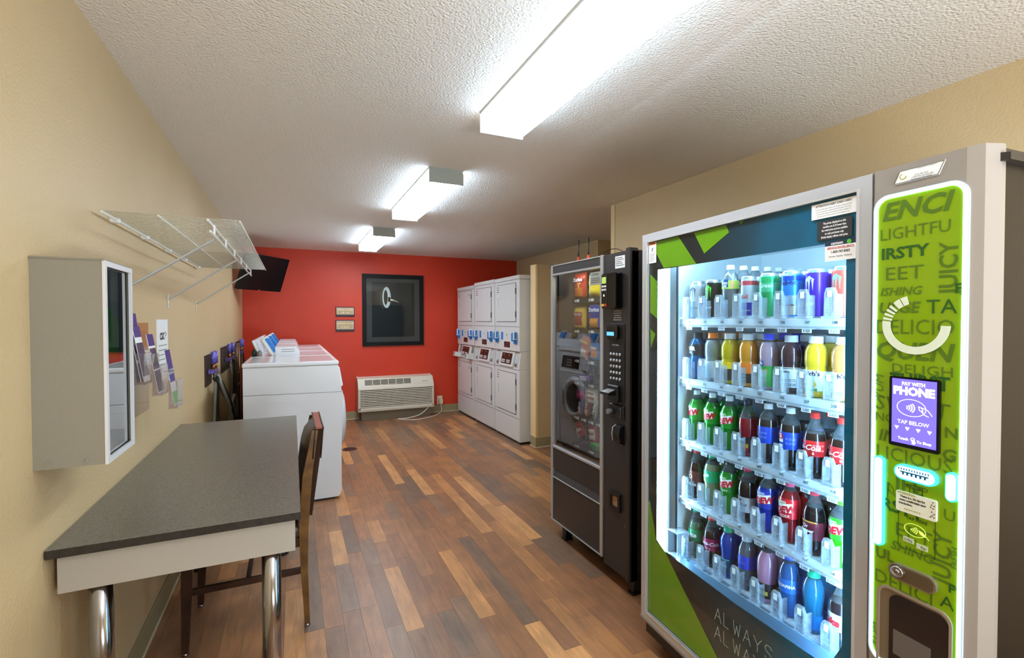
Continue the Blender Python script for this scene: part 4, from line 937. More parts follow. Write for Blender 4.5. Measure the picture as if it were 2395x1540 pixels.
# door frame round the glass
o_, i_ = [(0, .138), (.955, .138), (.955, BH), (0, BH)], [(.036, .172), (.918, .172), (.918, 1.795), (.036, 1.795)]
bm = NB(); aring(bm, o_, i_, .0, .045); fr_ = build('door_frame', bm, alu, t)
o2, i2 = [(.030, .166), (.924, .166), (.924, 1.801), (.030, 1.801)], [(.036, .172), (.918, .172), (.918, 1.795), (.036, 1.795)]
bm = NB(); aring(bm, o2, i2, -.003, .003); build('inner_lip', bm, mat('lip_bright', (226, 226, 230), .2, metal=.5), fr_)
o3, i3 = [(-.003, .13), (.958, .13), (.958, .139), (-.003, .139)], None
bm = NB(); abox(bm, -.003, .958, -.004, .02, .126, .139, .002); build('lower_rail', bm, steel, fr_)
bm = NB(); abox(bm, -.004, .003, .045, .06, .15, BH - .01); build('gasket', bm, black_plastic, fr_)
# glass and its printed border
bm = NB(); aprism(bm, [(.036, .172), (.918, .172), (.918, 1.795), (.036, 1.795)], .008, .0085); gp = build('glass_pane', bm, pane_glass, t)
def print_mat():
    mt = mat('print_teal', (40, 50, 58), .25); nt = mt.node_tree; b = nt.nodes['Principled BSDF']
    tc = nt.nodes.new('ShaderNodeTexCoord'); sp = nt.nodes.new('ShaderNodeSeparateXYZ'); nt.links.new(tc.outputs['Object'], sp.inputs[0])
    n = nt.nodes.new('ShaderNodeTexNoise'); n.inputs['Scale'].default_value = 2.2; nt.links.new(tc.outputs['Object'], n.inputs['Vector'])
    ad = nt.nodes.new('ShaderNodeMath'); ad.operation = 'MULTIPLY_ADD'; ad.inputs[1].default_value = .5; nt.links.new(n.outputs['Fac'], ad.inputs[0]); nt.links.new(sp.outputs['X'], ad.inputs[2])
    cr = nt.nodes.new('ShaderNodeValToRGB'); e = cr.color_ramp.elements; e[0].position = .55; e[0].color = lin((34, 37, 42)); e[1].position = 1.14; e[1].color = lin((8, 118, 160))
    q_ = e.new(.85); q_.color = lin((34, 78, 100))
    nt.links.new(ad.outputs[0], cr.inputs['Fac']); nt.links.new(cr.outputs['Color'], b.inputs['Base Color'])
    return mt
pt_ = print_mat(); grn = mat('print_lime', (136, 186, 10), .3)
PY = .011
op = [(.091, 1.672), (.882, 1.672), (.884, .56), (.815, .478), (.52, .478), (.145, .487), (.118, .505), (.091, .52)]
bo = [(.036, 1.795), (.918, 1.795), (.918, .172), (.036, .172)]
bm = NB()
def poly(bm, pts, y, mi=0, th_=.0006):
    return aprism(bm, pts, y, y + th_, mi)
poly(bm, [(.036, 1.672), (.918, 1.672), (.918, 1.795), (.036, 1.795)], PY)
poly(bm, [(.036, .172), (.091, .172), (.091, 1.672), (.036, 1.672)], PY)
poly(bm, [(.884, .172), (.918, .172), (.918, 1.672), (.884, 1.672)], PY)
poly(bm, [(.091, .172), (.884, .172), (.884, .56), (.86, .510), (.815, .478), (.52, .474), (.145, .487), (.118, .500), (.091, .515)], PY)
build('printed_border', bm, pt_, gp)
bm = NB(); G = PY - .0012
for pts in ([(.079, 1.793), (.22, 1.793), (.32, 1.673), (.132, 1.676), (.079, 1.748)], [(.307, 1.793), (.465, 1.793), (.479, 1.765), (.362, 1.706)], [(.525, 1.793), (.541, 1.793), (.528, 1.784)],
            [(.043, 1.659), (.088, 1.624), (.089, 1.465), (.044, 1.492)], [(.044, 1.421), (.079, 1.398), (.05, 1.337)],
            [(.038, .655), (.046, .668), (.091, .505), (.118, .498), (.144, .489), (.50, .176), (.038, .176)]):
    poly(bm, pts, G)
build('lime_shape', bm, grn, gp)['kind'] = 'stuff'
def stroke(bm, pts, w, y, closed=False, mi=0):
    n = len(pts)
    for i in range(n if closed else n - 1):
        a, b_ = Vector(pts[i]), Vector(pts[(i + 1) % n]); d_ = (b_ - a); 
        if d_.length < 1e-6: continue
        nn = Vector((-d_.y, d_.x)).normalized() * w / 2; e_ = d_.normalized() * w * .3
        aprism(bm, [tuple(a - e_ + nn), tuple(b_ + e_ + nn), tuple(b_ + e_ - nn), tuple(a - e_ - nn)], y, y + .0006, mi)
def thin_word(bm, s, x, z, h, w, y, gap=.35):
    GL = {'A': [[(0, 0), (.5, 1), (1, 0)], [(.2, .38), (.8, .38)]], 'L': [[(0, 1), (0, 0), (.7, 0)]], 'W': [[(0, 1), (.25, 0), (.5, .75), (.75, 0), (1, 1)]],
          'Y': [[(0, 1), (.5, .5), (1, 1)], [(.5, .5), (.5, 0)]], 'S': [[(.9, .85), (.7, 1), (.25, 1), (.05, .8), (.15, .6), (.8, .4), (.95, .2), (.75, 0), (.25, 0), (.05, .15)]],
          'R': [[(0, 0), (0, 1), (.6, 1), (.85, .75), (.6, .5), (0, .5)], [(.5, .5), (.9, 0)]], 'E': [[(.8, 0), (0, 0), (0, 1), (.8, 1)], [(0, .5), (.7, .5)]], 'D': [[(0, 0), (0, 1), (.5, 1), (.9, .7), (.9, .3), (.5, 0), (0, 0)]], ' ': []}
    for ch in s:
        for st in GL[ch]: stroke(bm, [(x + px * w, z + pz * h) for px, pz in st], .0022, y)
        x += w * (1 + gap)
bm = NB(); thin_word(bm, 'ALWAYS', .425, .366, .046, .030, G, .42); thin_word(bm, 'ALWAYS', .425, .300, .046, .030, G, .42)
build('door_slogan', bm, mat('slogan_white', (210, 220, 220), .4), gp)['kind'] = 'stuff'
# stickers on the glass
def sticker(name, x0, x1, z0, z1, m, parent=gp, y=.0068):
    bm = NB(); abox(bm, x0, x1, y - .0008, y, z0, z1); return build(name, bm, m, parent)
s1 = sticker('notice_sticker', .787, .912, 1.745, 1.788, paper)
def lines_of(lst, x, z0, dz, size, sx, m, parent, y, bold=.01):
    label_text('printed_text', parent, m, [(s, size, x, z0 - k * dz, dict(sx=sx)) for k, s in enumerate(lst)], y=y, bold=bold)
lines_of(['ATTENTION DEBIT CARD USERS'], .85, 1.780, 0, .0075, .92, ink, gp, .0056, .02)
lines_of(['Purchases made with a debit card will place a temporary hold', 'on your account for an amount above the price of the item.', 'Your bank will release the hold after the sale is settled and', 'only the amount of the purchase will be charged to you.'], .85, 1.771, .0065, .0048, .85, grey_ink, gp, .0056)
s2 = sticker('price_sticker', .805, .9025, 1.683, 1.737, mat('sticker_charcoal', (52, 54, 56), .4))
lines_of(['The prices displayed on this', 'machine are $.10 lower than', 'the retail price and are available', 'on cash purchases only.', 'Digital display reflects cash price.'], .854, 1.729, .0096, .0078, .72, paper, gp, .0056, .03)
s3 = sticker('service_sticker', .828, .914, 1.622, 1.664, paper); s4 = sticker('service_sticker_top', .828, .914, 1.664, 1.677, mat('sticker_navy', (36, 52, 74), .4))
lines_of(['canteen'], .862, 1.670, 0, .012, .9, paper, gp, .0056, .02)
bm = NB(); lathe(bm, [(.006, 0), (.006, .0008)], 16, mx=Matrix.Translation((.895, .0058, 1.670)) @ Matrix.Rotation(HALF, 4, 'X')); build('green_dot', bm, mat('dot_green', (90, 190, 60), .4), gp)
lines_of(['SERVICE EXCELLENCE'], .871, 1.657, 0, .0085, .88, red_ink, gp, .0056, .02); lines_of(['1-800-747-8363'], .871, 1.646, 0, .0095, .85, ink, gp, .0056, .02); lines_of(['Service  Repairs  Refunds'], .871, 1.634, 0, .0065, .95, grey_ink, gp, .0056)
s5 = sticker('warning_sticker', .038, .087, 1.704, 1.793, paper); sticker('warning_band', .0385, .0865, 1.782, 1.7925, mat('sticker_orange', (235, 130, 30), .4), y=.0062)
lines_of(['WARNING'], .064, 1.787, 0, .009, .8, ink, gp, .0050, .02)
bm = NB(); poly(bm, [(.057, 1.753), (.065, 1.757), (.068, 1.770), (.060, 1.768)], .0055); stroke(bm, [(.050, 1.752), (.078, 1.752)], .001, .0055)
for k in range(6): poly(bm, [(.045, 1.742 - k * .006), (.080 - .004 * (k % 3), 1.742 - k * .006), (.080 - .004 * (k % 3), 1.7435 - k * .006), (.045, 1.7435 - k * .006)], .0055)
build('printed_lines', bm, grey_ink, gp)['kind'] = 'stuff'
# lighting and the inside of the door
cold = mat('cold_tube', (240, 250, 255), .4, emis=(184, 228, 255), es=TUBE)
bm = NB(); abox(bm, .066, .088, .030, .045, .34, 1.69, .004); build('light_tube', bm, cold, t)
bm = NB(); abox(bm, .888, .908, .030, .045, .34, 1.69, .004); build('light_tube', bm, cold, t)
bm = NB(); abox(bm, .12, .88, .060, .075, 1.71, 1.725, .004); build('light_tube', bm, mat('cold_tube_top', (240, 250, 255), .4, emis=(184, 228, 255), es=TUBE * .6), t)
bm = NB(); abox(bm, .03, .060, .05, .062, .30, 1.76); abox(bm, .062, .100, .060, .070, .30, 1.76); build('door_liner', bm, inner_w, t)
for x, y in ((.112, .092),):
    bm = NB(); abox(bm, x, x + .004, y, y + .008, .34, 1.75); build('seal_strip', bm, mat('seal_dark', (40, 58, 72), .4), t)
# shelves, gates and tags
shelf_z = [1.463, 1.212, .955, .708, .455]; S0, DS = .168, .0875
ledge = mat('shelf_strip', (206, 222, 236), .25); shelf_m = mat('shelf_white', (236, 242, 246), .3)
def gate_mesh():
    bm = NB(); w = .017; h = .088
    out = [(-w, 0), (w, 0), (w, h * .82), (w * .6, h), (-w * .6, h), (-w, h * .82)]
    inn = [(-w * .72, .012), (w * .72, .012), (w * .72, h * .78), (w * .45, h * .9), (-w * .45, h * .9), (-w * .72, h * .78)]
    aring(bm, out, inn, -.004, .006); aprism(bm, inn, .0, .0012)
    abox(bm, w - .003, w, .004, .030, .0, h * .78); abox(bm, -w, -w + .003, .004, .018, .0, h * .7)
    for k in range(5): abox(bm, -w * .9, w * .9, -.002, .002, .014 + k * .014, .0165 + k * .014)
    abox(bm, -w * 1.2, w * 1.3, -.012, .012, -.004, .003)
    bmesh.ops.recalc_face_normals(bm, faces=bm.faces); me = bpy.data.meshes.new('gate'); bm.to_mesh(me); bm.free(); me.materials.append(gate_plastic); return me
def simple_mesh(name, m, *boxes):
    bm = NB()
    for b_ in boxes: abox(bm, *b_)
    bmesh.ops.recalc_face_normals(bm, faces=bm.faces); me = bpy.data.meshes.new(name); bm.to_mesh(me); bm.free(); me.materials.append(m); return me
gate_me = gate_mesh(); tag_me = simple_mesh('price_tag', mat('tag_white', (248, 250, 252), .5), (-.0065, .0065, -.0055, -.0045, .058, .078))
hang_me = simple_mesh('hanging_tag', mat('hang_tag', (226, 234, 244), .4), (-.016, .016, -.001, .0, -.012, .0), (-.02, .02, -.001, .012, .0, .002))
for i, z in enumerate(shelf_z):
    bm = NB(); abox(bm, .114, .933, .122, .56, z - .010, z - .003); sh = build('shelf', bm, shelf_m, t)
    for k in range(9):
        bm = NB(); x = S0 - DS / 2 + k * DS; abox(bm, x - .0015, x + .0015, .13, .56, z - .003, z + .045); build('lane_divider', bm, clear_plastic, sh)
    for k in range(8):
        x = S0 + k * DS; bm = NB()
        for dx in (-.025, -.009, .009, .025): abox(bm, x + dx - .006, x + dx + .006, .122, .56, z - .003, z - .0005)
        build('lane_slide', bm, mat('slide_white', (246, 248, 250), .25), sh)
    bm = NB(); abox(bm, .114, .933, .112, .122, z - .028, z + .001, .001); build('front_strip', bm, ledge, sh)
    bm = NB(); abox(bm, .114, .933, .108, .1115, z - .034, z - .024); build('clear_rail', bm, gate_plastic, sh)
    label_text('lane_numbers', sh, ink, [('%d0%d' % (i + 1, k + 1), .0125, S0 + .004 + k * DS, z - .013) for k in range(8)], y=.1112, bold=.015)
    for k in range(8):
        x = S0 + k * DS
        for me, nm, dy, dz in ((gate_me, 'gate', .098, .004), (tag_me, 'price_tag', .098, .006)):
            o = bpy.data.objects.new(nm, me); COL.objects.link(o); o.parent = sh; o.location = (x, dy, z + dz)
        o = bpy.data.objects.new('hanging_tag', hang_me); COL.objects.link(o); o.parent = sh; o.location = (x + .004, .110, z - .033)
        label_text('tag_print', sh, ink, [('1.90' if i else '3.15', .007, x, z + .073)], y=.0928)
        label_text('tag_print', sh, mat('tag_grey', (90, 100, 112), .5), [('E-E|0', .011, x + .004, z - .039)], y=.1085, bold=.03)
# delivery cup at the lower left
o_, i_ = rfr(.10, .165, .455, .56, .004); bm = NB(); aring(bm, o_, i_, .06, .12); abox(bm, .104, .161, .118, .12, .46, .556); build('delivery_cup', bm, clear('cup_plastic', (220, 238, 248), 2.5, .25), t)
bm = NB(); abox(bm, .062, .10, .052, .066, .40, .60, .006); build('lift_arm', bm, inner_w, t)
bm = NB(); aprism(bm, [(.10, .40), (.93, .34), (.93, .47), (.12, .452)], .085, .09); build('front_apron', bm, clear('apron_plastic', (190, 225, 245), 2.0, .3, dcol=(190, 225, 245)), t)

# ---- control side of the door
bm = NB(); hp = [(.957, .052), (.957, .004), (.965, -.002), (1.150, -.004), (1.178, .004), (1.190, .04), (1.190, .052)]
aprism(bm, hp, .15, BH + .001, axis='z'); build('control_housing', bm, hous, t)
lime = mat('panel_lime', (126, 154, 12), .22, coat=.4, emis=(150, 200, 10), es=.03)
ow = rrect(.968, 1.152, .60, 1.762, .03, 6); iw = rrect(.973, 1.147, .605, 1.757, .026, 6)
bm = NB(); aring(bm, ow, iw, -.009, .0); build('glow_ring', bm, mat('ring_light', (240, 250, 255), .3, emis=(150, 225, 255), es=3.2), t)
bm = NB(); aring(bm, rrect(.963, 1.157, .595, 1.767, .034, 6), ow, -.007, .0); build('ring_bezel', bm, mat('bezel_pale', (210, 216, 226), .25, coat=.3), t)
bm = NB(); aprism(bm, iw, -.006, .0); pn = build('green_panel', bm, lime, t)
words = mat('panel_words', (84, 116, 26), .35); words_d = mat('panel_words_dark', (44, 92, 30), .35); Y0 = -.0068
A_ = dict(align='LEFT')
L1 = [('ENCI', .060, .982, 1.722, dict(bold=.03, shear=.25, sx=1.05)), ('LIGHTFU', .040, .978, 1.668, dict(sx=.93)), ('EET', .046, .990, 1.570, dict(sx=1.15)),
      ('ISHING', .028, .980, 1.527, dict(shear=.25, sx=1.0, bold=.015)), ('ULGE', .036, .977, 1.487, dict(shear=.2, bold=.03, sx=1.0)), ('DELICIO', .050, .970, 1.440, dict(sx=.88)),
      ('QUEN', .056, .970, 1.382, dict(shear=.2, bold=.03, sx=1.02)), ('DELIGH', .032, 1.008, 1.340, dict(sx=1.15)), ('SWEET', .05, .972, 1.25, dict(shear=.1)), ('NO', .03, .972, 1.215, {}),
      ('N', .034, 1.118, 1.205, dict(bold=.02)), ('IN', .04, .980, 1.17, dict(bold=.02, shear=.2)), ('G', .036, 1.114, 1.155, dict(bold=.03, shear=.1)), ('LICIOUS', .046, .975, 1.128, dict(sx=.95)),
      ('IFE', .05, 1.02, 1.06, dict(bold=.02)), ('U', .035, 1.118, 1.02, {}), ('EET', .045, 1.02, .948, dict(sx=1.1)), ('SHING', .030, 1.012, .905, dict(bold=.02, shear=.2)), ('UL', .036, .978, .872, dict(bold=.03)),
      ('DELICI', .046, .975, .812, dict(sx=.95))]
label_text('word_print', pn, words, [(a, b_, c_, d_, dict(A_, **e_)) for a, b_, c_, d_, e_ in L1] + [('YUM', .030, .982, 1.29, dict(rot=HALF, shear=.2)), ('YUM', .03, .98, .66, dict(rot=HALF)), ('FRESH', .018, 1.142, .93, dict(rot=HALF))], y=Y0)
label_text('word_print', pn, words, [('JUICY', .048, 1.123, 1.575, dict(rot=HALF, bold=.02, sx=.95)), ('JUICY', .048, 1.12, .92, dict(rot=HALF, bold=.02, sx=.95))], y=Y0)
label_text('word_print_dark', pn, words_d, [('IRSTY', .038, .982, 1.620, dict(A_, bold=.03, sx=1.05)), ('TA', .046, 1.080, 1.487, dict(A_, sx=1.0)), ('F', .030, 1.133, 1.527, dict(A_, bold=.03)), ('THIRST', .044, 1.006, 1.312, dict(A_, bold=.03, sx=.85)), ('RSTY', .04, .99, 1.0, dict(A_, bold=.03)), ('F', .026, 1.13, .858, dict(A_, bold=.03)), ('A', .04, 1.115, .822, dict(A_))], y=Y0 - .0003)
# round swirl emblem
bm = NB(); cx_, cz_ = 1.058, 1.447
def arc(a0, a1, r0, r1, n_=14):
    P = [(cx_ + r1 * math.cos(math.radians(a0 + (a1 - a0) * i / n_)), cz_ + r1 * math.sin(math.radians(a0 + (a1 - a0) * i / n_))) for i in range(n_ + 1)]
    return P + [(cx_ + r0 * math.cos(math.radians(a1 - (a1 - a0) * i / n_)), cz_ + r0 * math.sin(math.radians(a1 - (a1 - a0) * i / n_))) for i in range(n_ + 1)]
def arcband(a0, a1, r0, r1, n_=14):
    for i in range(n_):
        b0 = a0 + (a1 - a0) * i / n_; b1 = a0 + (a1 - a0) * (i + 1) / n_
        aprism(bm, arc(b0, b1, r0, r1, 1), Y0 - .0022, Y0 - .001)
arcband(172, 358, .052, .070, 24)
for a in (164, 155, 146, 137, 126): arcband(a - (8 if a == 126 else 0), a + 5, .050, .070, 2)
arcband(104, 116, .050, .070, 3)
build('emblem', bm, mat('emblem_white', (226, 236, 214), .35), pn)['kind'] = 'stuff'
# touch screen
bm = NB(); aprism(bm, rrect(1.008, 1.112, 1.153, 1.322, .004, 2), -.012, -.006); sc = build('touch_screen', bm, black_gloss, t)
bm = NB(); abox(bm, 1.0145, 1.106, -.0126, -.0119, 1.162, 1.317); build('lit_display', bm, mat('display_violet', (84, 74, 220), .3, emis=(82, 72, 224), es=.85), sc)
wl = mat('display_white', (245, 245, 255), .3, emis=(240, 240, 255), es=.9)
SY = -.0134
label_text('display_words', sc, wl, [('PAY WITH', .0115, 1.060, 1.306, dict(bold=.03, sx=.9)), ('PHONE', .026, 1.060, 1.288, dict(bold=.05, sx=.98)), ('TAP BELOW', .0125, 1.060, 1.214, dict(sx=.95)), ('Touch', .0085, 1.040, 1.174, dict(bold=.02)), ('To Shop', .0085, 1.083, 1.172, dict(bold=.02))], y=SY)
bm = NB(); EC = (1.056, 1.250)
stroke(bm, [(EC[0] + .030 * math.cos(2 * PI * i / 24), EC[1] + .020 * math.sin(2 * PI * i / 24)) for i in range(24)], .0009, SY, True)
for k, r_ in enumerate((.006, .011, .016, .021)): stroke(bm, [(EC[0] - .014 + r_ * math.cos(a), EC[1] + r_ * .75 * math.sin(a)) for a in [math.radians(-38 + 76 * j / 5) for j in range(6)]], .0019, SY)
stroke(bm, [(1.071, 1.256), (1.078, 1.253), (1.080, 1.245), (1.073, 1.247), (1.071, 1.256)], .0011, SY); stroke(bm, [(1.078, 1.254), (1.090, 1.249), (1.098, 1.238)], .0011, SY); stroke(bm, [(1.076, 1.246), (1.083, 1.238), (1.091, 1.235)], .0011, SY)
for k in range(4): x = 1.026 + k * .0225; aprism(bm, [(x - .0045, 1.2025), (x + .0045, 1.2025), (x, 1.1945)], SY, SY + .0006)
stroke(bm, [(1.060 + .004 * math.cos(2 * PI * i / 10), 1.176 + .004 * math.sin(2 * PI * i / 10)) for i in range(10)], .0008, SY, True); aprism(bm, [(1.058, 1.175), (1.061, 1.176), (1.066, 1.170), (1.064, 1.165), (1.059, 1.165)], SY, SY + .0006)
build('display_icons', bm, wl, sc)['kind'] = 'stuff'
# lit bill slot, light bars, coin light
def pill(x0, x1, z0, z1, y0, y1, m, nm, parent=t, rot=0):
    bm = NB(); r_ = min(x1 - x0, z1 - z0) / 2 * .96; aprism(bm, rrect(x0, x1, z0, z1, r_, 6), y0, y1); return build(nm, bm, m, parent)
aqua = mat('aqua_light', (220, 255, 250), .3, emis=(120, 255, 225), es=5.0); aqua_rim = mat('aqua_rim', (80, 200, 210), .25, emis=(30, 210, 190), es=1.0)
lb_ = pill(.975, .999, .893, 1.118, -.014, -.006, aqua_rim, 'light_bar'); pill(.979, .995, .897, 1.114, -.017, -.013, aqua, 'light_core', lb_)
bs = pill(1.023, 1.110, 1.076, 1.112, -.016, -.006, mat('slot_rim', (70, 180, 215), .2, emis=(40, 170, 220), es=.9), 'bill_slot'); pill(1.027, 1.106, 1.080, 1.108, -.018, -.015, mat('slot_glow', (215, 245, 255), .3, emis=(160, 225, 250), es=1.6), 'slot_face', bs)
bm = NB(); abox(bm, 1.038, 1.096, -.0195, -.0178, 1.0945, 1.0975)
for k in range(6): abox(bm, 1.042 + k * .009, 1.046 + k * .009, -.0195, -.0178, 1.089, 1.0945)
for k in range(12): abox(bm, 1.034 + k * .0055, 1.036 + k * .0055, -.0195, -.0178, 1.100, 1.105)
build('slot_teeth', bm, mat('teeth_blue', (20, 90, 130), .3), bs)['kind'] = 'stuff'
cl = pill(1.125, 1.147, 1.055, 1.120, -.014, -.006, aqua_rim, 'coin_light'); pill(1.128, 1.144, 1.059, 1.116, -.017, -.013, aqua, 'light_core', cl)
# drawn bill and card pictures, fee card, tap target
bm = NB(); L_ = -.0074
stroke(bm, [(1.004, 1.058), (1.004, 1.016), (1.0065, 1.056), (1.016, 1.045), (1.018, 1.035), (1.022, 1.03)], .0009, L_); stroke(bm, [(1.004, 1.040), (1.022, 1.026)], .0009, L_)
stroke(bm, rrect(1.046, 1.088, 1.058, 1.066, .004, 3), .0009, L_, True); stroke(bm, [(1.052, 1.060), (1.052, 1.048), (1.056, 1.040)], .0012, L_); stroke(bm, [(1.078, 1.060), (1.078, 1.048), (1.074, 1.038)], .0012, L_); stroke(bm, [(1.058, 1.062), (1.060, 1.054), (1.068, 1.052), (1.073, 1.062)], .0009, L_)
stroke(bm, [(1.029, 1.0), (1.029, .910), (1.1045, .910), (1.1045, 1.0)], .0011, L_)
build('panel_drawing', bm, mat('drawing_green', (24, 60, 20), .4), pn)['kind'] = 'stuff'
bm = NB(); aprism(bm, rrect(1.025, 1.108, .997, 1.046, .004, 3), -.0105, -.006); fc = build('fee_card', bm, mat('fee_card', (232, 230, 214), .4), t)
label_text('card_print', fc, ink, [('There is a 10c fee for', .0068, 1.060, 1.034, dict(sx=.88)), ('every credit/debit card', .0068, 1.060, 1.026, dict(sx=.86)), ('transaction.', .0068, 1.046, 1.018, dict(sx=.9))], y=-.0109, bold=.04)
label_text('card_print', fc, mat('olive_print', (170, 170, 60), .4), [('ATTENTION', .0068, 1.047, 1.042, {}), ('c a n t e e n', .007, 1.060, 1.006, {})], y=-.0109, bold=.03)
bm = NB()
for x, z in ((1.101, 1.040), (1.0985, 1.034), (1.1035, 1.033), (1.097, 1.0285), (1.1015, 1.026), (1.099, 1.018), (1.1035, 1.014), (1.100, 1.0095), (1.0965, 1.006), (1.1035, 1.006)): abox(bm, x - .0012, x + .0012, -.0109, -.0104, z - .0012, z + .0012)
build('card_dots', bm, ink, fc)['kind'] = 'stuff'
label_text('tap_words', pn, mat('drawing_green', (24, 60, 20), .4), [('TAP HERE', .0105, 1.067, .985, dict(sx=.95))], y=L_, bold=.015)
bm = NB(); EC = (1.064, .960)
stroke(bm, [(EC[0] + .022 * math.cos(2 * PI * i / 22), EC[1] + .0145 * math.sin(2 * PI * i / 22)) for i in range(22)], .0012, L_, True)
for r_ in (.004, .008, .012, .016): stroke(bm, [(EC[0] - .011 + r_ * math.cos(a), EC[1] + r_ * .75 * math.sin(a)) for a in [math.radians(-38 + 76 * j / 5) for j in range(6)]], .0016, L_)
aprism(bm, [(1.071, .964), (1.080, .962), (1.087, .952), (1.080, .953), (1.074, .956)], L_, L_ + .0006); stroke(bm, [(1.083, .958), (1.092, .948)], .001, L_)
build('tap_icon', bm, mat('icon_pale', (216, 235, 120), .35, emis=(200, 235, 100), es=.2), pn)['kind'] = 'stuff'
for x0, x1, z0, s in ((1.040, 1.062, .926, 'G Pay'), (1.068, 1.090, .920, 'Pay')):
    bm = NB(); abox(bm, x0, x1, -.0078, -.006, z0, z0 + .012); lg = build('pay_badge', bm, mat('badge_pale', (196, 206, 176), .4), t)
    label_text('badge_print', lg, ink, [(s, .0085, (x0 + x1) / 2 + (.003 if s == 'Pay' else 0), z0 + .006, dict(sx=.85))], y=-.0082)
# lock bar
lk = pill(1.013, 1.112, .828, .868, -.016, -.006, mat('lock_rim', (170, 158, 140), .25, metal=.7), 'lock_bar')
bm = NB(); aprism(bm, rrect(1.018, 1.107, .832, .864, .012, 4), -.0165, -.0158); build('lock_recess', bm, mat('lock_bronze', (132, 116, 92), .2, metal=.7), lk)
bm = NB(); lathe(bm, [(.013, 0), (.013, .006), (.010, .007), (.009, .004), (.005, .005), (.005, .009)], 20, mx=Matrix.Translation((1.035, -.016, .850)) @ Matrix.Rotation(HALF, 4, 'X')); build('lock_cylinder', bm, steel, lk)
# delivery port
ow = rrect(.984, 1.140, .55, .800, .026, 5); iw2 = rrect(.990, 1.134, .556, .794, .022, 5)
bm = NB(); aring(bm, ow, iw2, -.010, -.004); build('port_rim', bm, mat('port_rim', (176, 164, 148), .3, metal=.4), t)
bm = NB(); aprism(bm, iw2, -.0068, -.0062); pp = build('port_recess', bm, mat('port_taupe', (122, 106, 86), .35), t)
bm = NB(); aprism(bm, rrect(1.012, 1.133, .56, .788, .024, 5), -.0085, -.0068); build('port_door', bm, mat('port_smoke', (38, 32, 32), .12), t)
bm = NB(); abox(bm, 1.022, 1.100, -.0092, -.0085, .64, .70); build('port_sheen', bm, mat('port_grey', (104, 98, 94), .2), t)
# label card on the housing top
bm = NB(); aprism(bm, [(1.008, 1.788), (1.100, 1.788), (1.112, 1.818), (1.020, 1.818)], -.006, -.002); nc = build('address_card', bm, paper, t)
bm = NB(); stroke(bm, [(1.009, 1.789), (1.099, 1.789), (1.111, 1.817), (1.021, 1.817)], .0010, -.0068, True); build('card_border', bm, ink, nc)
label_text('card_print', nc, ink, [('The ROOM IS CURRENTLY', .0035, 1.078, 1.814, dict(sx=.95)), ('(314) 785-2020', .0045, 1.066, 1.800, {}), ('11600 Main St Suite 300', .0045, 1.068, 1.7955, {}), ('Hazelwood, MO 63042', .0045, 1.066, 1.791, {})], y=-.0068)
bm = NB(); stroke(bm, [(1.028 + .0065 * math.cos(a), 1.803 + .0065 * math.sin(a)) for a in [math.radians(110 + 250 * j / 12) for j in range(13)]], .0014, -.0068); build('card_swirl', bm, mat('olive_print', (170, 170, 60), .4), nc)
# ---------------------------------------------------------------- bottles and cans
def liquid(c, tr=.35):
    return mat('liquid_%d_%d_%d' % c, c, .07, trans=tr, ior=1.33, coat=.6, spec=.6)
head_clear = mat('bottle_clear', (222, 232, 238), .05, trans=.9, ior=1.12)
def cap_mat(c): return mat('cap_%d_%d_%d' % c, c, .35)
def lab(c): return mat('label_%d_%d_%d' % c, c, .3, coat=.3)
PROF = {
 'soda': [(.0, .0), (.020, .0), (.028, .004), (.0305, .014), (.031, .05), (.0300, .075), (.0318, .088), (.0325, .105), (.0325, .135), (.0305, .152), (.024, .168), (.0155, .182), (.0115, .190), (.0115, .196)],
 'contour': [(.0, .0), (.020, .0), (.028, .004), (.031, .014), (.0315, .04), (.0285, .062), (.0295, .078), (.0325, .095), (.0325, .122), (.0300, .138), (.0235, .156), (.0165, .175), (.0118, .188), (.0115, .196)],
 'sport': [(.0, .0), (.022, .0), (.031, .004), (.0325, .012), (.0325, .085), (.0298, .092), (.0298, .098), (.0322, .104), (.0325, .125), (.0315, .145), (.026, .162), (.019, .170), (.0175, .178)],
 'vita': [(.0, .0), (.021, .0), (.029, .004), (.0305, .012), (.0305, .13), (.029, .148), (.022, .168), (.0165, .178), (.0155, .184)],
 'water': [(.0, .0), (.020, .0), (.028, .004), (.0300, .012), (.0285, .03), (.0300, .045), (.0285, .06), (.0300, .075), (.0310, .10), (.0310, .145), (.026, .165), (.0155, .185), (.0118, .192), (.0118, .197)],
 'curvy': [(.0, .0), (.020, .0), (.027, .004), (.029, .014), (.0275, .05), (.0265, .075), (.029, .10), (.0315, .125), (.0300, .148), (.023, .166), (.0165, .176), (.016, .182)],
}
CAPR = {'soda': (.0138, .013, .008), 'contour': (.0138, .013, .008), 'sport': (.0200, .017, .006), 'vita': (.0175, .017, .006), 'water': (.0138, .012, .007), 'curvy': (.0180, .016, .006)}
def radius_at(prof, z):
    for (r0, z0), (r1, z1) in zip(prof, prof[1:]):
        if z0 <= z <= z1 and z1 > z0: return r0 + (r1 - r0) * (z - z0) / (z1 - z0)
    return prof[-1][0]
def split_prof(prof, zs):
    out = list(prof)
    for z in zs:
        for i in range(len(out) - 1):
            if out[i][1] < z < out[i + 1][1]:
                out.insert(i + 1, (radius_at(out, z), z)); break
    return out
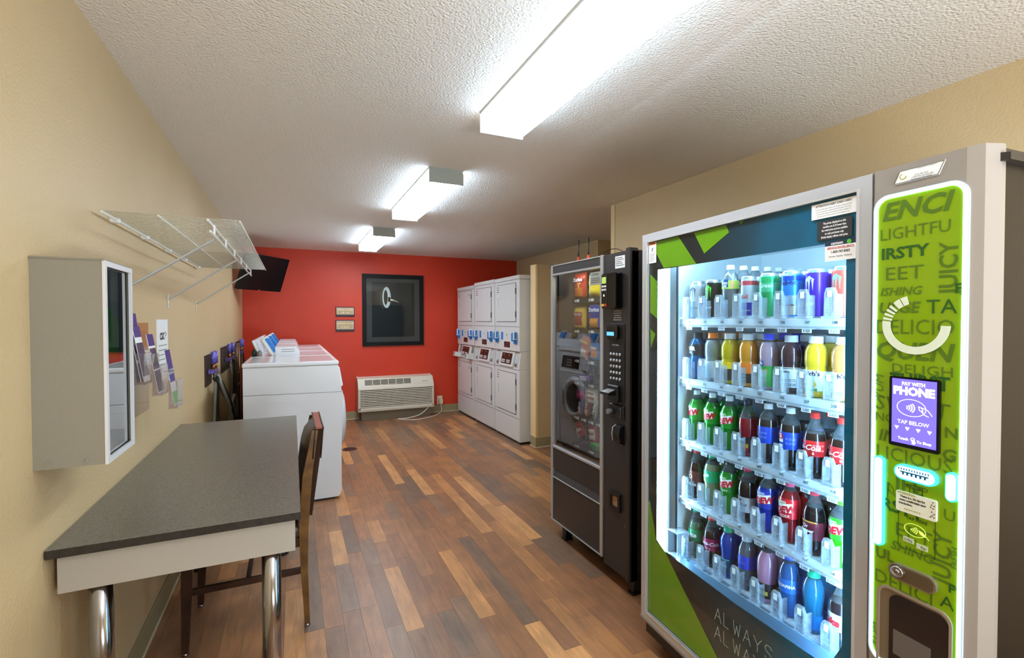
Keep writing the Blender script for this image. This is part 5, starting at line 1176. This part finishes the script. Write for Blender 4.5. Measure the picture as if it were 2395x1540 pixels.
def make_bottle(kind, liq, cap, label_c, zl, fill, words, desc, group, bands=(), art=None, nearclear=None, tr=.35, roty=0.0):
    prof = PROF[kind]; t = thing('drink_bottle', desc, 'bottle', group=group)
    p = split_prof(prof, [fill]); p[0] = (.004, 0)
    mis = [0 if (p[i][1] + p[i + 1][1]) / 2 < fill else 1 for i in range(len(p) - 1)]
    bm = NB(); lathe(bm, p, 24, mis); build('bottle_body', bm, [liquid(liq, tr), head_clear], t)
    cr, ch, dz = CAPR[kind]; zt = prof[-1][1]
    bm = NB(); lathe(bm, [(cr + .0008, zt - dz), (cr + .0008, zt - dz + .004), (cr, zt - dz + .005), (cr, zt + ch - dz + .004), (cr - .002, zt + ch - dz + .0055)], 20); build('cap', bm, cap_mat(cap), t)
    if label_c is not None:
        lp = [(radius_at(prof, z) + .0006, z) for z in [zl[0] + (zl[1] - zl[0]) * i / 8 for i in range(9)]]
        mm = [lab(label_c)]; lm = [0] * 8
        for f0, f1, c in bands:
            mm.append(lab(c)); 
            for i in range(8):
                if f0 <= (i + .5) / 8 <= f1: lm[i] = len(mm) - 1
        bm = NB(); rows = []
        lathe(bm, lp, 24, lm)
        for f in [f for f in bm.faces if len(f.verts) > 4]: bm.faces.remove(f)
        lb_ = build('label', bm, mm, t)
        Rl = max(radius_at(prof, z) for z in (zl[0], (zl[0] + zl[1]) / 2, zl[1])) + .0012
        for s, sz, x, z, c, kw in words:
            bm = NB(); kw = dict(kw); pl = kw.pop('plate', None)
            if pl: 
                w_, h_, pc = pl; n_ = 8
                vs = []
                for k in range(n_ + 1):
                    a = (x - w_ / 2 + w_ * k / n_) / Rl; sk = kw.get('shear', 0) * .0
                    vs.append((bm.verts.new((Rl * .995 * math.sin(a), -Rl * .995 * math.cos(a), z - h_ / 2 + k * w_ / n_ * kw.get('rise', 0))), bm.verts.new((Rl * .995 * math.sin(a), -Rl * .995 * math.cos(a), z + h_ / 2 + k * w_ / n_ * kw.get('rise', 0)))))
                for k in range(n_): f = bm.faces.new((vs[k][0], vs[k + 1][0], vs[k + 1][1], vs[k][1])); f.material_index = 1
            kw.pop('rise', None)
            if s: text_bm(bm, s, sz, x, z, R=Rl + .0007, **kw)
            me = bpy.data.meshes.new('label_print'); bm.to_mesh(me); bm.free(); me.materials.append(mat('lp_%d_%d_%d' % c, c, .35)); me.materials.append(lab(pl[2] if pl else c))
            o = bpy.data.objects.new('label_print', me); COL.objects.link(o); o.parent = lb_
    return t
def make_can(r, h, c, words, desc, group, bands=()):
    t = thing('drink_can', desc, 'can', group=group)
    top = mat('can_top', (205, 208, 212), .25, metal=.9)
    pr = [(r * .80, 0), (r * .97, .006), (r, .012)] + [(r, .012 + (h - .03) * k / 8) for k in range(1, 9)] + [(r * .97, h - .012), (r * .86, h - .003), (r * .86, h), (r * .80, h), (r * .78, h - .004)]
    mm = [mat('can_%d_%d_%d' % c, c, .28, metal=.35), top]; mis = [0] * (len(pr) - 1); mis[0] = 1; mis[-1] = mis[-2] = mis[-3] = 1; mis[-4] = 1
    for f0, f1, bc in bands:
        mm.append(mat('can_%d_%d_%d' % bc, bc, .28, metal=.35))
        for i in range(2, 10):
            if f0 <= (i - 1.5) / 8 <= f1: mis[i] = len(mm) - 1
    bm = NB(); lathe(bm, pr, 28, mis); b_ = build('can_body', bm, mm, t)
    for s, sz, x, z, cc, kw in words:
        kw = dict(kw); bm = NB()
        if s == 'claw':
            for dx, hh, ww in ((-.011, .040, .007), (0, .062, .009), (.011, .040, .007)):
                P = [(x + dx - ww / 2, z + hh * .45), (x + dx + ww / 2, z + hh * .5), (x + dx + ww * .2, z), (x + dx + ww * .1, z - hh * .5), (x + dx - ww * .15, z - hh * .1)]
                vs = [bm.verts.new(((r + .0006) * math.sin(a / r), -(r + .0006) * math.cos(a / r), zz)) for a, zz in P]; bm.faces.new(vs)
            P = [(x - .016, z + .018), (x - .006, z + .026), (x, z + .02), (x + .006, z + .026), (x + .016, z + .018), (x + .004, z + .012), (x - .004, z + .012)]
            vs = [bm.verts.new(((r + .0007) * math.sin(a / r), -(r + .0007) * math.cos(a / r), zz)) for a, zz in P]; bm.faces.new(vs)
        else: text_bm(bm, s, sz, x, z, R=r + .0006, **kw)
        me = bpy.data.meshes.new('can_print'); bm.to_mesh(me); bm.free(); me.materials.append(mat('lp_%d_%d_%d' % cc, cc, .35))
        o = bpy.data.objects.new('can_print', me); COL.objects.link(o); o.parent = b_
    return t
Wt, Kt, Rd = (245, 246, 248), (18, 20, 24), (206, 28, 44)
SN = ['top', 'second', 'third', 'fourth', 'bottom']; LN = ['first', 'second', 'third', 'fourth', 'fifth', 'sixth', 'seventh', 'eighth']
def G_(i): return 'drinks on the %s shelf of the lit machine' % SN[i]
def dew(c, body, cap, i, desc, fill=.17, lz=(.085, .150), extra=None, lowc=None):
    w = [('Mtn', .022, -.004, .136, (214, 236, 214) if extra is None else (196, 210, 250), dict(bold=.04, shear=.2, rot=.12, a0=-.1)), ('DEW', .030, .004, .112, Rd, dict(bold=.06, shear=.3, rot=.2, plate=(.052, .030, Wt), rise=.2, a0=-.0))]
    if lowc: w.append((lowc, .012, .006, .092, Wt, dict(bold=.02, rot=.1)))
    return make_bottle('soda', body, cap, c, lz, fill, w, desc, G_(i))
E_ = {}
shelf_items = []   # (shelf, lane, object, rows, depth pitch, rotation)
MON = lambda c, cl, s, desc, tx=Wt: make_can(.0330, .157, c, [('claw', 0, 0, .105, cl, {}), (s, .009, 0, .045, tx, dict(bold=.02))], desc, G_(0))
S = shelf_items.append
S((0, 0, MON((196, 202, 208), (60, 74, 88), 'ZERO ULTRA', 'silver-white energy drink can with a dark claw mark, top shelf, first lane', (90, 100, 110)), 2, .070, .1))
S((0, 1, MON((26, 32, 30), (96, 214, 60), 'ENERGY', 'black energy drink can with a green claw mark, top shelf, second lane'), 2, .070, .1))
S((0, 2, make_bottle('water', (214, 226, 232), (248, 248, 248), (186, 214, 90), (.115, .147), .19, [('PURE', .0115, -.004, .136, Wt, dict(bold=.03, plate=(.030, .030, (24, 70, 140)))), ('LIFE', .0115, -.004, .125, Wt, dict(bold=.03)), ('', 0, .026, .131, Kt, dict(plate=(.014, .026, (226, 170, 110))))], 'clear water bottle with a lime and blue label, top shelf, third lane, in front', G_(0), tr=.85), 7, .064, .15))
S((0, 3, make_can(.0285, .157, (186, 196, 206), [('Bull', .020, -.002, .080, (190, 60, 60), dict(bold=.02)), ('ENERGY DRINK', .006, 0, .03, Wt, {})], 'slim silver and blue energy drink can, top shelf, fourth lane', G_(0), bands=[(0, .38, (38, 52, 160)), (.9, 1, (196, 70, 80))]), 3, .064, .2))
S((0, 4, make_can(.0330, .160, (34, 160, 96), [('Green', .020, .004, .115, (214, 240, 224), dict(bold=.02)), ('Drink', .012, .0, .05, (110, 210, 150), dict(rot=HALF))], 'tall green drink can, top shelf, fifth lane', G_(0), bands=[(.62, .86, (84, 188, 140))]), 3, .070, .2))
S((0, 5, make_can(.0330, .160, (52, 140, 222), [('VANILLA', .010, 0, .145, Wt, dict(bold=.02)), ('Delight', .020, -.002, .118, (24, 44, 120), dict(bold=.04)), ('***', .030, .004, .035, (80, 48, 40), dict(bold=.03))], 'blue iced coffee can with a beige cup picture, top shelf, sixth lane', G_(0), bands=[(.0, .22, (206, 200, 190)), (.22, .5, (150, 180, 200)), (.9, 1, (30, 80, 190))]), 3, .070, .2))
S((0, 6, MON((84, 48, 178), (206, 214, 226), 'ENERGY', 'purple energy drink can with a silver claw mark, top shelf, seventh lane'), 3, .070, -.05))
S((0, 7, MON((232, 92, 76), (120, 176, 160), 'MANGO', 'coral red energy drink can with a teal claw mark, top shelf, last lane'), 3, .070, -.1))
# second shelf
S((1, 0, make_bottle('sport', (10, 96, 156), (34, 44, 50), (34, 46, 58), (.098, .145), .172, [('WER', .022, -.006, .126, Wt, dict(bold=.05)), ('ADE', .012, -.010, .110, (190, 200, 210), dict(bold=.02))], 'blue sports drink with a black cap and dark band, second shelf, first lane', G_(1), tr=.25), 2, .070, 0))
S((1, 1, make_bottle('sport', (176, 196, 208), (238, 124, 44), (180, 198, 210), (.015, .082), .165, [('zero', .016, 0, .05, (150, 166, 180), dict(rot=HALF))], 'pale grey sports drink with an orange cap, second shelf, second lane', G_(1), tr=.6), 3, .070, 0))
S((1, 2, make_bottle('sport', (206, 184, 20), (214, 220, 226), (240, 206, 20), (.015, .085), .170, [('VITAMIN', .015, -.010, .035, Wt, dict(rot=-HALF, bold=.03))], 'yellow sports drink with a yellow and black label, second shelf, third lane', G_(1), bands=[(0, .62, (28, 28, 24))], tr=.2), 3, .070, .2))
S((1, 3, make_bottle('sport', (226, 150, 40), (214, 220, 226), (240, 120, 30), (.015, .085), .170, [('-----', .018, 0, .03, Wt, dict(bold=.01)), ('-----', .018, 0, .042, Wt, dict(bold=.01))], 'orange sports drink with an orange and dark label, second shelf, fourth lane', G_(1), bands=[(0, .5, (40, 26, 22))], tr=.2), 3, .070, 0))
S((1, 4, make_bottle('curvy', (186, 158, 178), (54, 64, 206), (30, 158, 70), (.012, .085), .168, [('life', .014, -.012, .094, Wt, dict(bold=.02, plate=(.024, .018, (40, 70, 150)))), ('', 0, .0, .066, Kt, dict(plate=(.03, .020, (124, 150, 60))))], 'mauve drink with a bright blue cap and green label, second shelf, fifth lane', G_(1), tr=.3), 3, .070, .1))
S((1, 5, make_bottle('sport', (66, 40, 52), (206, 214, 222), (206, 218, 226), (.012, .088), .172, [('zero', .012, .008, .074, Kt, dict(bold=.03)), ('VITAMIN', .009, -.014, .035, Kt, dict(rot=HALF)), ('=====', .022, .006, .045, Kt, dict()), ('=====', .022, .006, .030, Kt, dict())], 'dark plum drink with a white cap and pale nutrition label, second shelf, sixth lane', G_(1), bands=[(0, .18, (50, 30, 40))], tr=.2), 3, .070, 0))
S((1, 6, make_bottle('sport', (244, 206, 50), (246, 248, 250), (236, 236, 232), (.022, .085), .172, [("Welch's", .020, 0, .076, (34, 30, 70), dict(bold=.03, plate=(.062, .024, Wt))), ('O', .040, .006, .042, (222, 190, 40), dict(bold=.05)), ('', 0, .0, .026, Kt, dict(plate=(.05, .008, (40, 150, 70))))], 'bright yellow juice with a white cap and fruit label, second shelf, seventh lane', G_(1), tr=.2), 2, .070, 0))
S((1, 7, make_bottle('sport', (226, 160, 90), (246, 248, 250), (240, 238, 236), (.022, .085), .172, [("Welch's", .020, 0, .076, (34, 30, 70), dict(bold=.03, plate=(.062, .024, Wt))), ('O', .034, -.008, .042, (226, 120, 150), dict(bold=.08)), ('', 0, .0, .026, Kt, dict(plate=(.05, .008, (40, 150, 70))))], 'amber juice with a white cap and fruit label, second shelf, last lane', G_(1), tr=.3), 2, .070, -.2))
# third shelf
for k in range(3):
    S((2, k, dew((22, 150, 40), (20, 150, 34), (222, 230, 232), 2, 'green citrus soda with a white cap, third shelf, %s lane' % LN[k]), 2, .068, -.15 + k * .1))
S((2, 3, make_bottle('contour', (150, 26, 44), (48, 52, 62), (40, 24, 26), (.018, .072), .140, [('Maid', .013, 0, .062, Wt, dict(bold=.02)), ('', 0, 0, .040, Kt, dict(plate=(.05, .014, (224, 160, 50)))), ('', 0, 0, .027, Kt, dict(plate=(.05, .010, (190, 40, 40))))], 'dark red berry juice with a dark cap, third shelf, fourth lane', G_(2), tr=.3), 2, .068, 0))
for k in (4, 5):
    t_ = make_bottle('soda', (34, 26, 26), (226, 232, 238), (38, 78, 205), (.070, .128), .152, [('', 0, -.012, .104, Kt, dict(plate=(.022, .024, Wt))), ('O', .030, -.012, .110, (206, 40, 60), dict(bold=.06)), ('PEPSI', .009, -.010, .082, Wt, dict(bold=.02)), ('===', .018, .022, .105, (150, 176, 236), {}), ('===', .018, .022, .09, (150, 176, 236), {})], 'dark cola with a white cap and blue label, third shelf, %s lane' % LN[k], G_(2), tr=.05)
    S((2, k, t_, 2, .068, -.5 if k == 4 else .0))
for k in (6, 7):
    t_ = make_bottle('contour', (40, 24, 22), (232, 58, 50), (222, 42, 44), (.070, .120), .142, [('Coca-Cola', .024, -.012, .098, Wt, dict(bold=.02, shear=.35)), ('====', .014, .034, .105, (250, 190, 190), {}), ('====', .014, .034, .09, (250, 190, 190), {}), ('0', .012, .020, .080, Wt, dict(bold=.04))], 'dark cola with a red cap and red label, third shelf, %s lane' % LN[k], G_(2), tr=.05)
    S((2, k, t_, 2, .068, -.1))
# fourth shelf
S((3, 0, make_bottle('contour', (44, 22, 20), (196, 50, 54), (104, 46, 38), (.060, .115), .150, [("O", .026, .0, .09, (214, 190, 160), dict(bold=.01)), ('', 0, 0, .058, Kt, dict(plate=(.05, .01, (210, 200, 180))))], 'brown root beer with a red cap and brown label, fourth shelf, first lane', G_(3), tr=.05), 2, .068, 0))
S((3, 1, make_bottle('soda', (186, 202, 160), (24, 160, 106), (38, 176, 130), (.095, .140), .165, [('soda', .018, -.004, .120, Wt, dict(bold=.04, shear=.3, rot=.3)), ('o', .022, -.008, .103, (226, 170, 50), dict(bold=.08))], 'pale ginger soda with a green cap and teal label, fourth shelf, second lane', G_(3), tr=.6), 2, .068, 0))
S((3, 2, dew((22, 140, 44), (24, 158, 36), (46, 58, 62), 3, 'green citrus soda with a dark cap, fourth shelf, third lane', .160, lowc='zero'), 2, .068, .1))
S((3, 3, make_bottle('contour', (34, 24, 26), (226, 70, 96), (190, 194, 200), (.040, .095), .150, [('Dr', .018, -.006, .084, (70, 30, 44), dict(bold=.04)), ('Pepper', .018, -.002, .068, (70, 30, 44), dict(bold=.03)), ('DIET', .009, .0, .052, (120, 40, 60), {})], 'dark soda with a pink-red cap and grey label, fourth shelf, fourth lane', G_(3), tr=.05), 2, .068, 0))
S((3, 4, dew((34, 54, 168), (20, 48, 170), (222, 232, 240), 3, 'deep blue citrus soda with a white cap, fourth shelf, fifth lane', .158, extra=1), 2, .068, .1))
S((3, 5, dew((226, 36, 46), (158, 26, 34), (236, 84, 130), 3, 'red citrus soda with a pink cap, fourth shelf, sixth lane', .175, lowc='CODE'), 2, .068, 0))
S((3, 6, make_bottle('contour', (30, 20, 22), (224, 66, 84), (110, 32, 50), (.050, .108), .152, [('Dr', .016, -.006, .092, Wt, dict(bold=.03)), ('Pepper', .015, -.002, .078, Wt, dict(bold=.03)), ('O', .018, -.004, .062, Wt, {}), ('', 0, 0, .107, Kt, dict(plate=(.06, .005, (210, 150, 70))))], 'dark soda with a red cap and maroon label, fourth shelf, seventh lane', G_(3), tr=.05), 2, .068, 0))
S((3, 7, dew((50, 190, 40), (60, 200, 20), (110, 220, 50), 3, 'bright lime citrus soda with a lime cap, fourth shelf, last lane', .150), 2, .068, -.1))
# bottom shelf
S((4, 0, make_bottle('contour', (120, 180, 140), (24, 160, 120), (30, 152, 92), (.070, .120), .150, [('Sprite', .026, -.004, .095, Wt, dict(bold=.04, shear=.15, rot=.1))], 'clear lemon soda with a green cap and green label, bottom shelf, first lane', G_(4), tr=.7), 2, .068, 0))
S((4, 1, make_bottle('contour', (40, 22, 24), (232, 58, 50), (168, 34, 84), (.070, .118), .145, [('Coca-Cola', .020, 0, .098, Wt, dict(bold=.02, shear=.35)), ('cherry', .008, 0, .08, Wt, {})], 'dark cola with a red cap and magenta label, bottom shelf, second lane', G_(4), tr=.05), 2, .068, .3))
S((4, 2, make_bottle('curvy', (16, 70, 180), (40, 180, 140), (20, 70, 110), (.02, .075), .172, [('aqua', .018, 0, .05, (150, 220, 220), dict(bold=.03)), ('', 0, 0, .073, Kt, dict(plate=(.05, .004, (90, 210, 200))))], 'royal blue flavoured water with a mint green cap, bottom shelf, third lane', G_(4), tr=.3), 2, .068, 0))
S((4, 3, make_bottle('vita', (150, 168, 186), (196, 206, 216), (52, 70, 200), (.080, .128), .176, [('===', .02, 0, .10, (120, 140, 230), {})], 'clear grey water bottle with a violet-blue label, bottom shelf, fourth lane', G_(4), tr=.7), 2, .068, 0))
S((4, 4, make_bottle('soda', (206, 150, 184), (28, 34, 36), (60, 44, 40), (.020, .072), .178, [('Maid', .013, 0, .060, Wt, dict(bold=.02)), ('', 0, 0, .038, Kt, dict(plate=(.05, .014, (226, 200, 80))))], 'pink lemonade with a black cap, bottom shelf, fifth lane', G_(4), tr=.25), 2, .068, 0))
S((4, 5, make_bottle('water', (60, 130, 214), (30, 90, 220), (40, 110, 206), (.085, .130), .180, [('AQUAFINA', .014, -.004, .108, Wt, dict(bold=.04))], 'blue-tinted water bottle with a royal blue cap, bottom shelf, sixth lane', G_(4), tr=.6), 2, .068, .3))
S((4, 6, make_bottle('curvy', (30, 150, 206), (30, 180, 140), (20, 120, 190), (.015, .060), .172, [('0%', .022, 0, .04, (200, 236, 250), dict(bold=.02))], 'turquoise flavoured water with a green cap, bottom shelf, seventh lane', G_(4), tr=.5), 2, .068, 0))
S((4, 7, make_bottle('contour', (40, 32, 38), (214, 222, 230), (208, 214, 222), (.060, .112), .145, [('Coke', .030, -.010, .086, (216, 40, 50), dict(bold=.05, shear=.2))], 'dark cola with a white cap and silver label, bottom shelf, last lane', G_(4), tr=.05), 2, .068, -.2))
index_kids()
for i, k, o, rows, pitch, rz in shelf_items:
    x = S0 + k * DS; d0 = .158
    base = MB @ Matrix.Translation((x, d0, shelf_z[i])) @ Matrix.Rotation(rz, 4, 'Z')
    o.matrix_world = base
    look = o['label'].split(', %s shelf' % SN[i])[0]; lane = ('%s lane' % LN[k]) if k < 7 else 'last lane'
    for r_ in range(1, rows):
        c = copy_tree(o); c.matrix_world = MB @ Matrix.Translation((x + (.002 if r_ % 2 else -.001), d0 + pitch * r_, shelf_z[i])) @ Matrix.Rotation(rz + .9 * ((r_ * 37 + k * 11) % 7 - 3), 4, 'Z')
        cnt = ['', 'second', 'third', 'fourth', 'fifth', 'sixth', 'seventh'][r_]
        c['label'] = '%s, %s back, %s shelf, %s' % (look.split(' with ')[0], cnt, SN[i], lane)
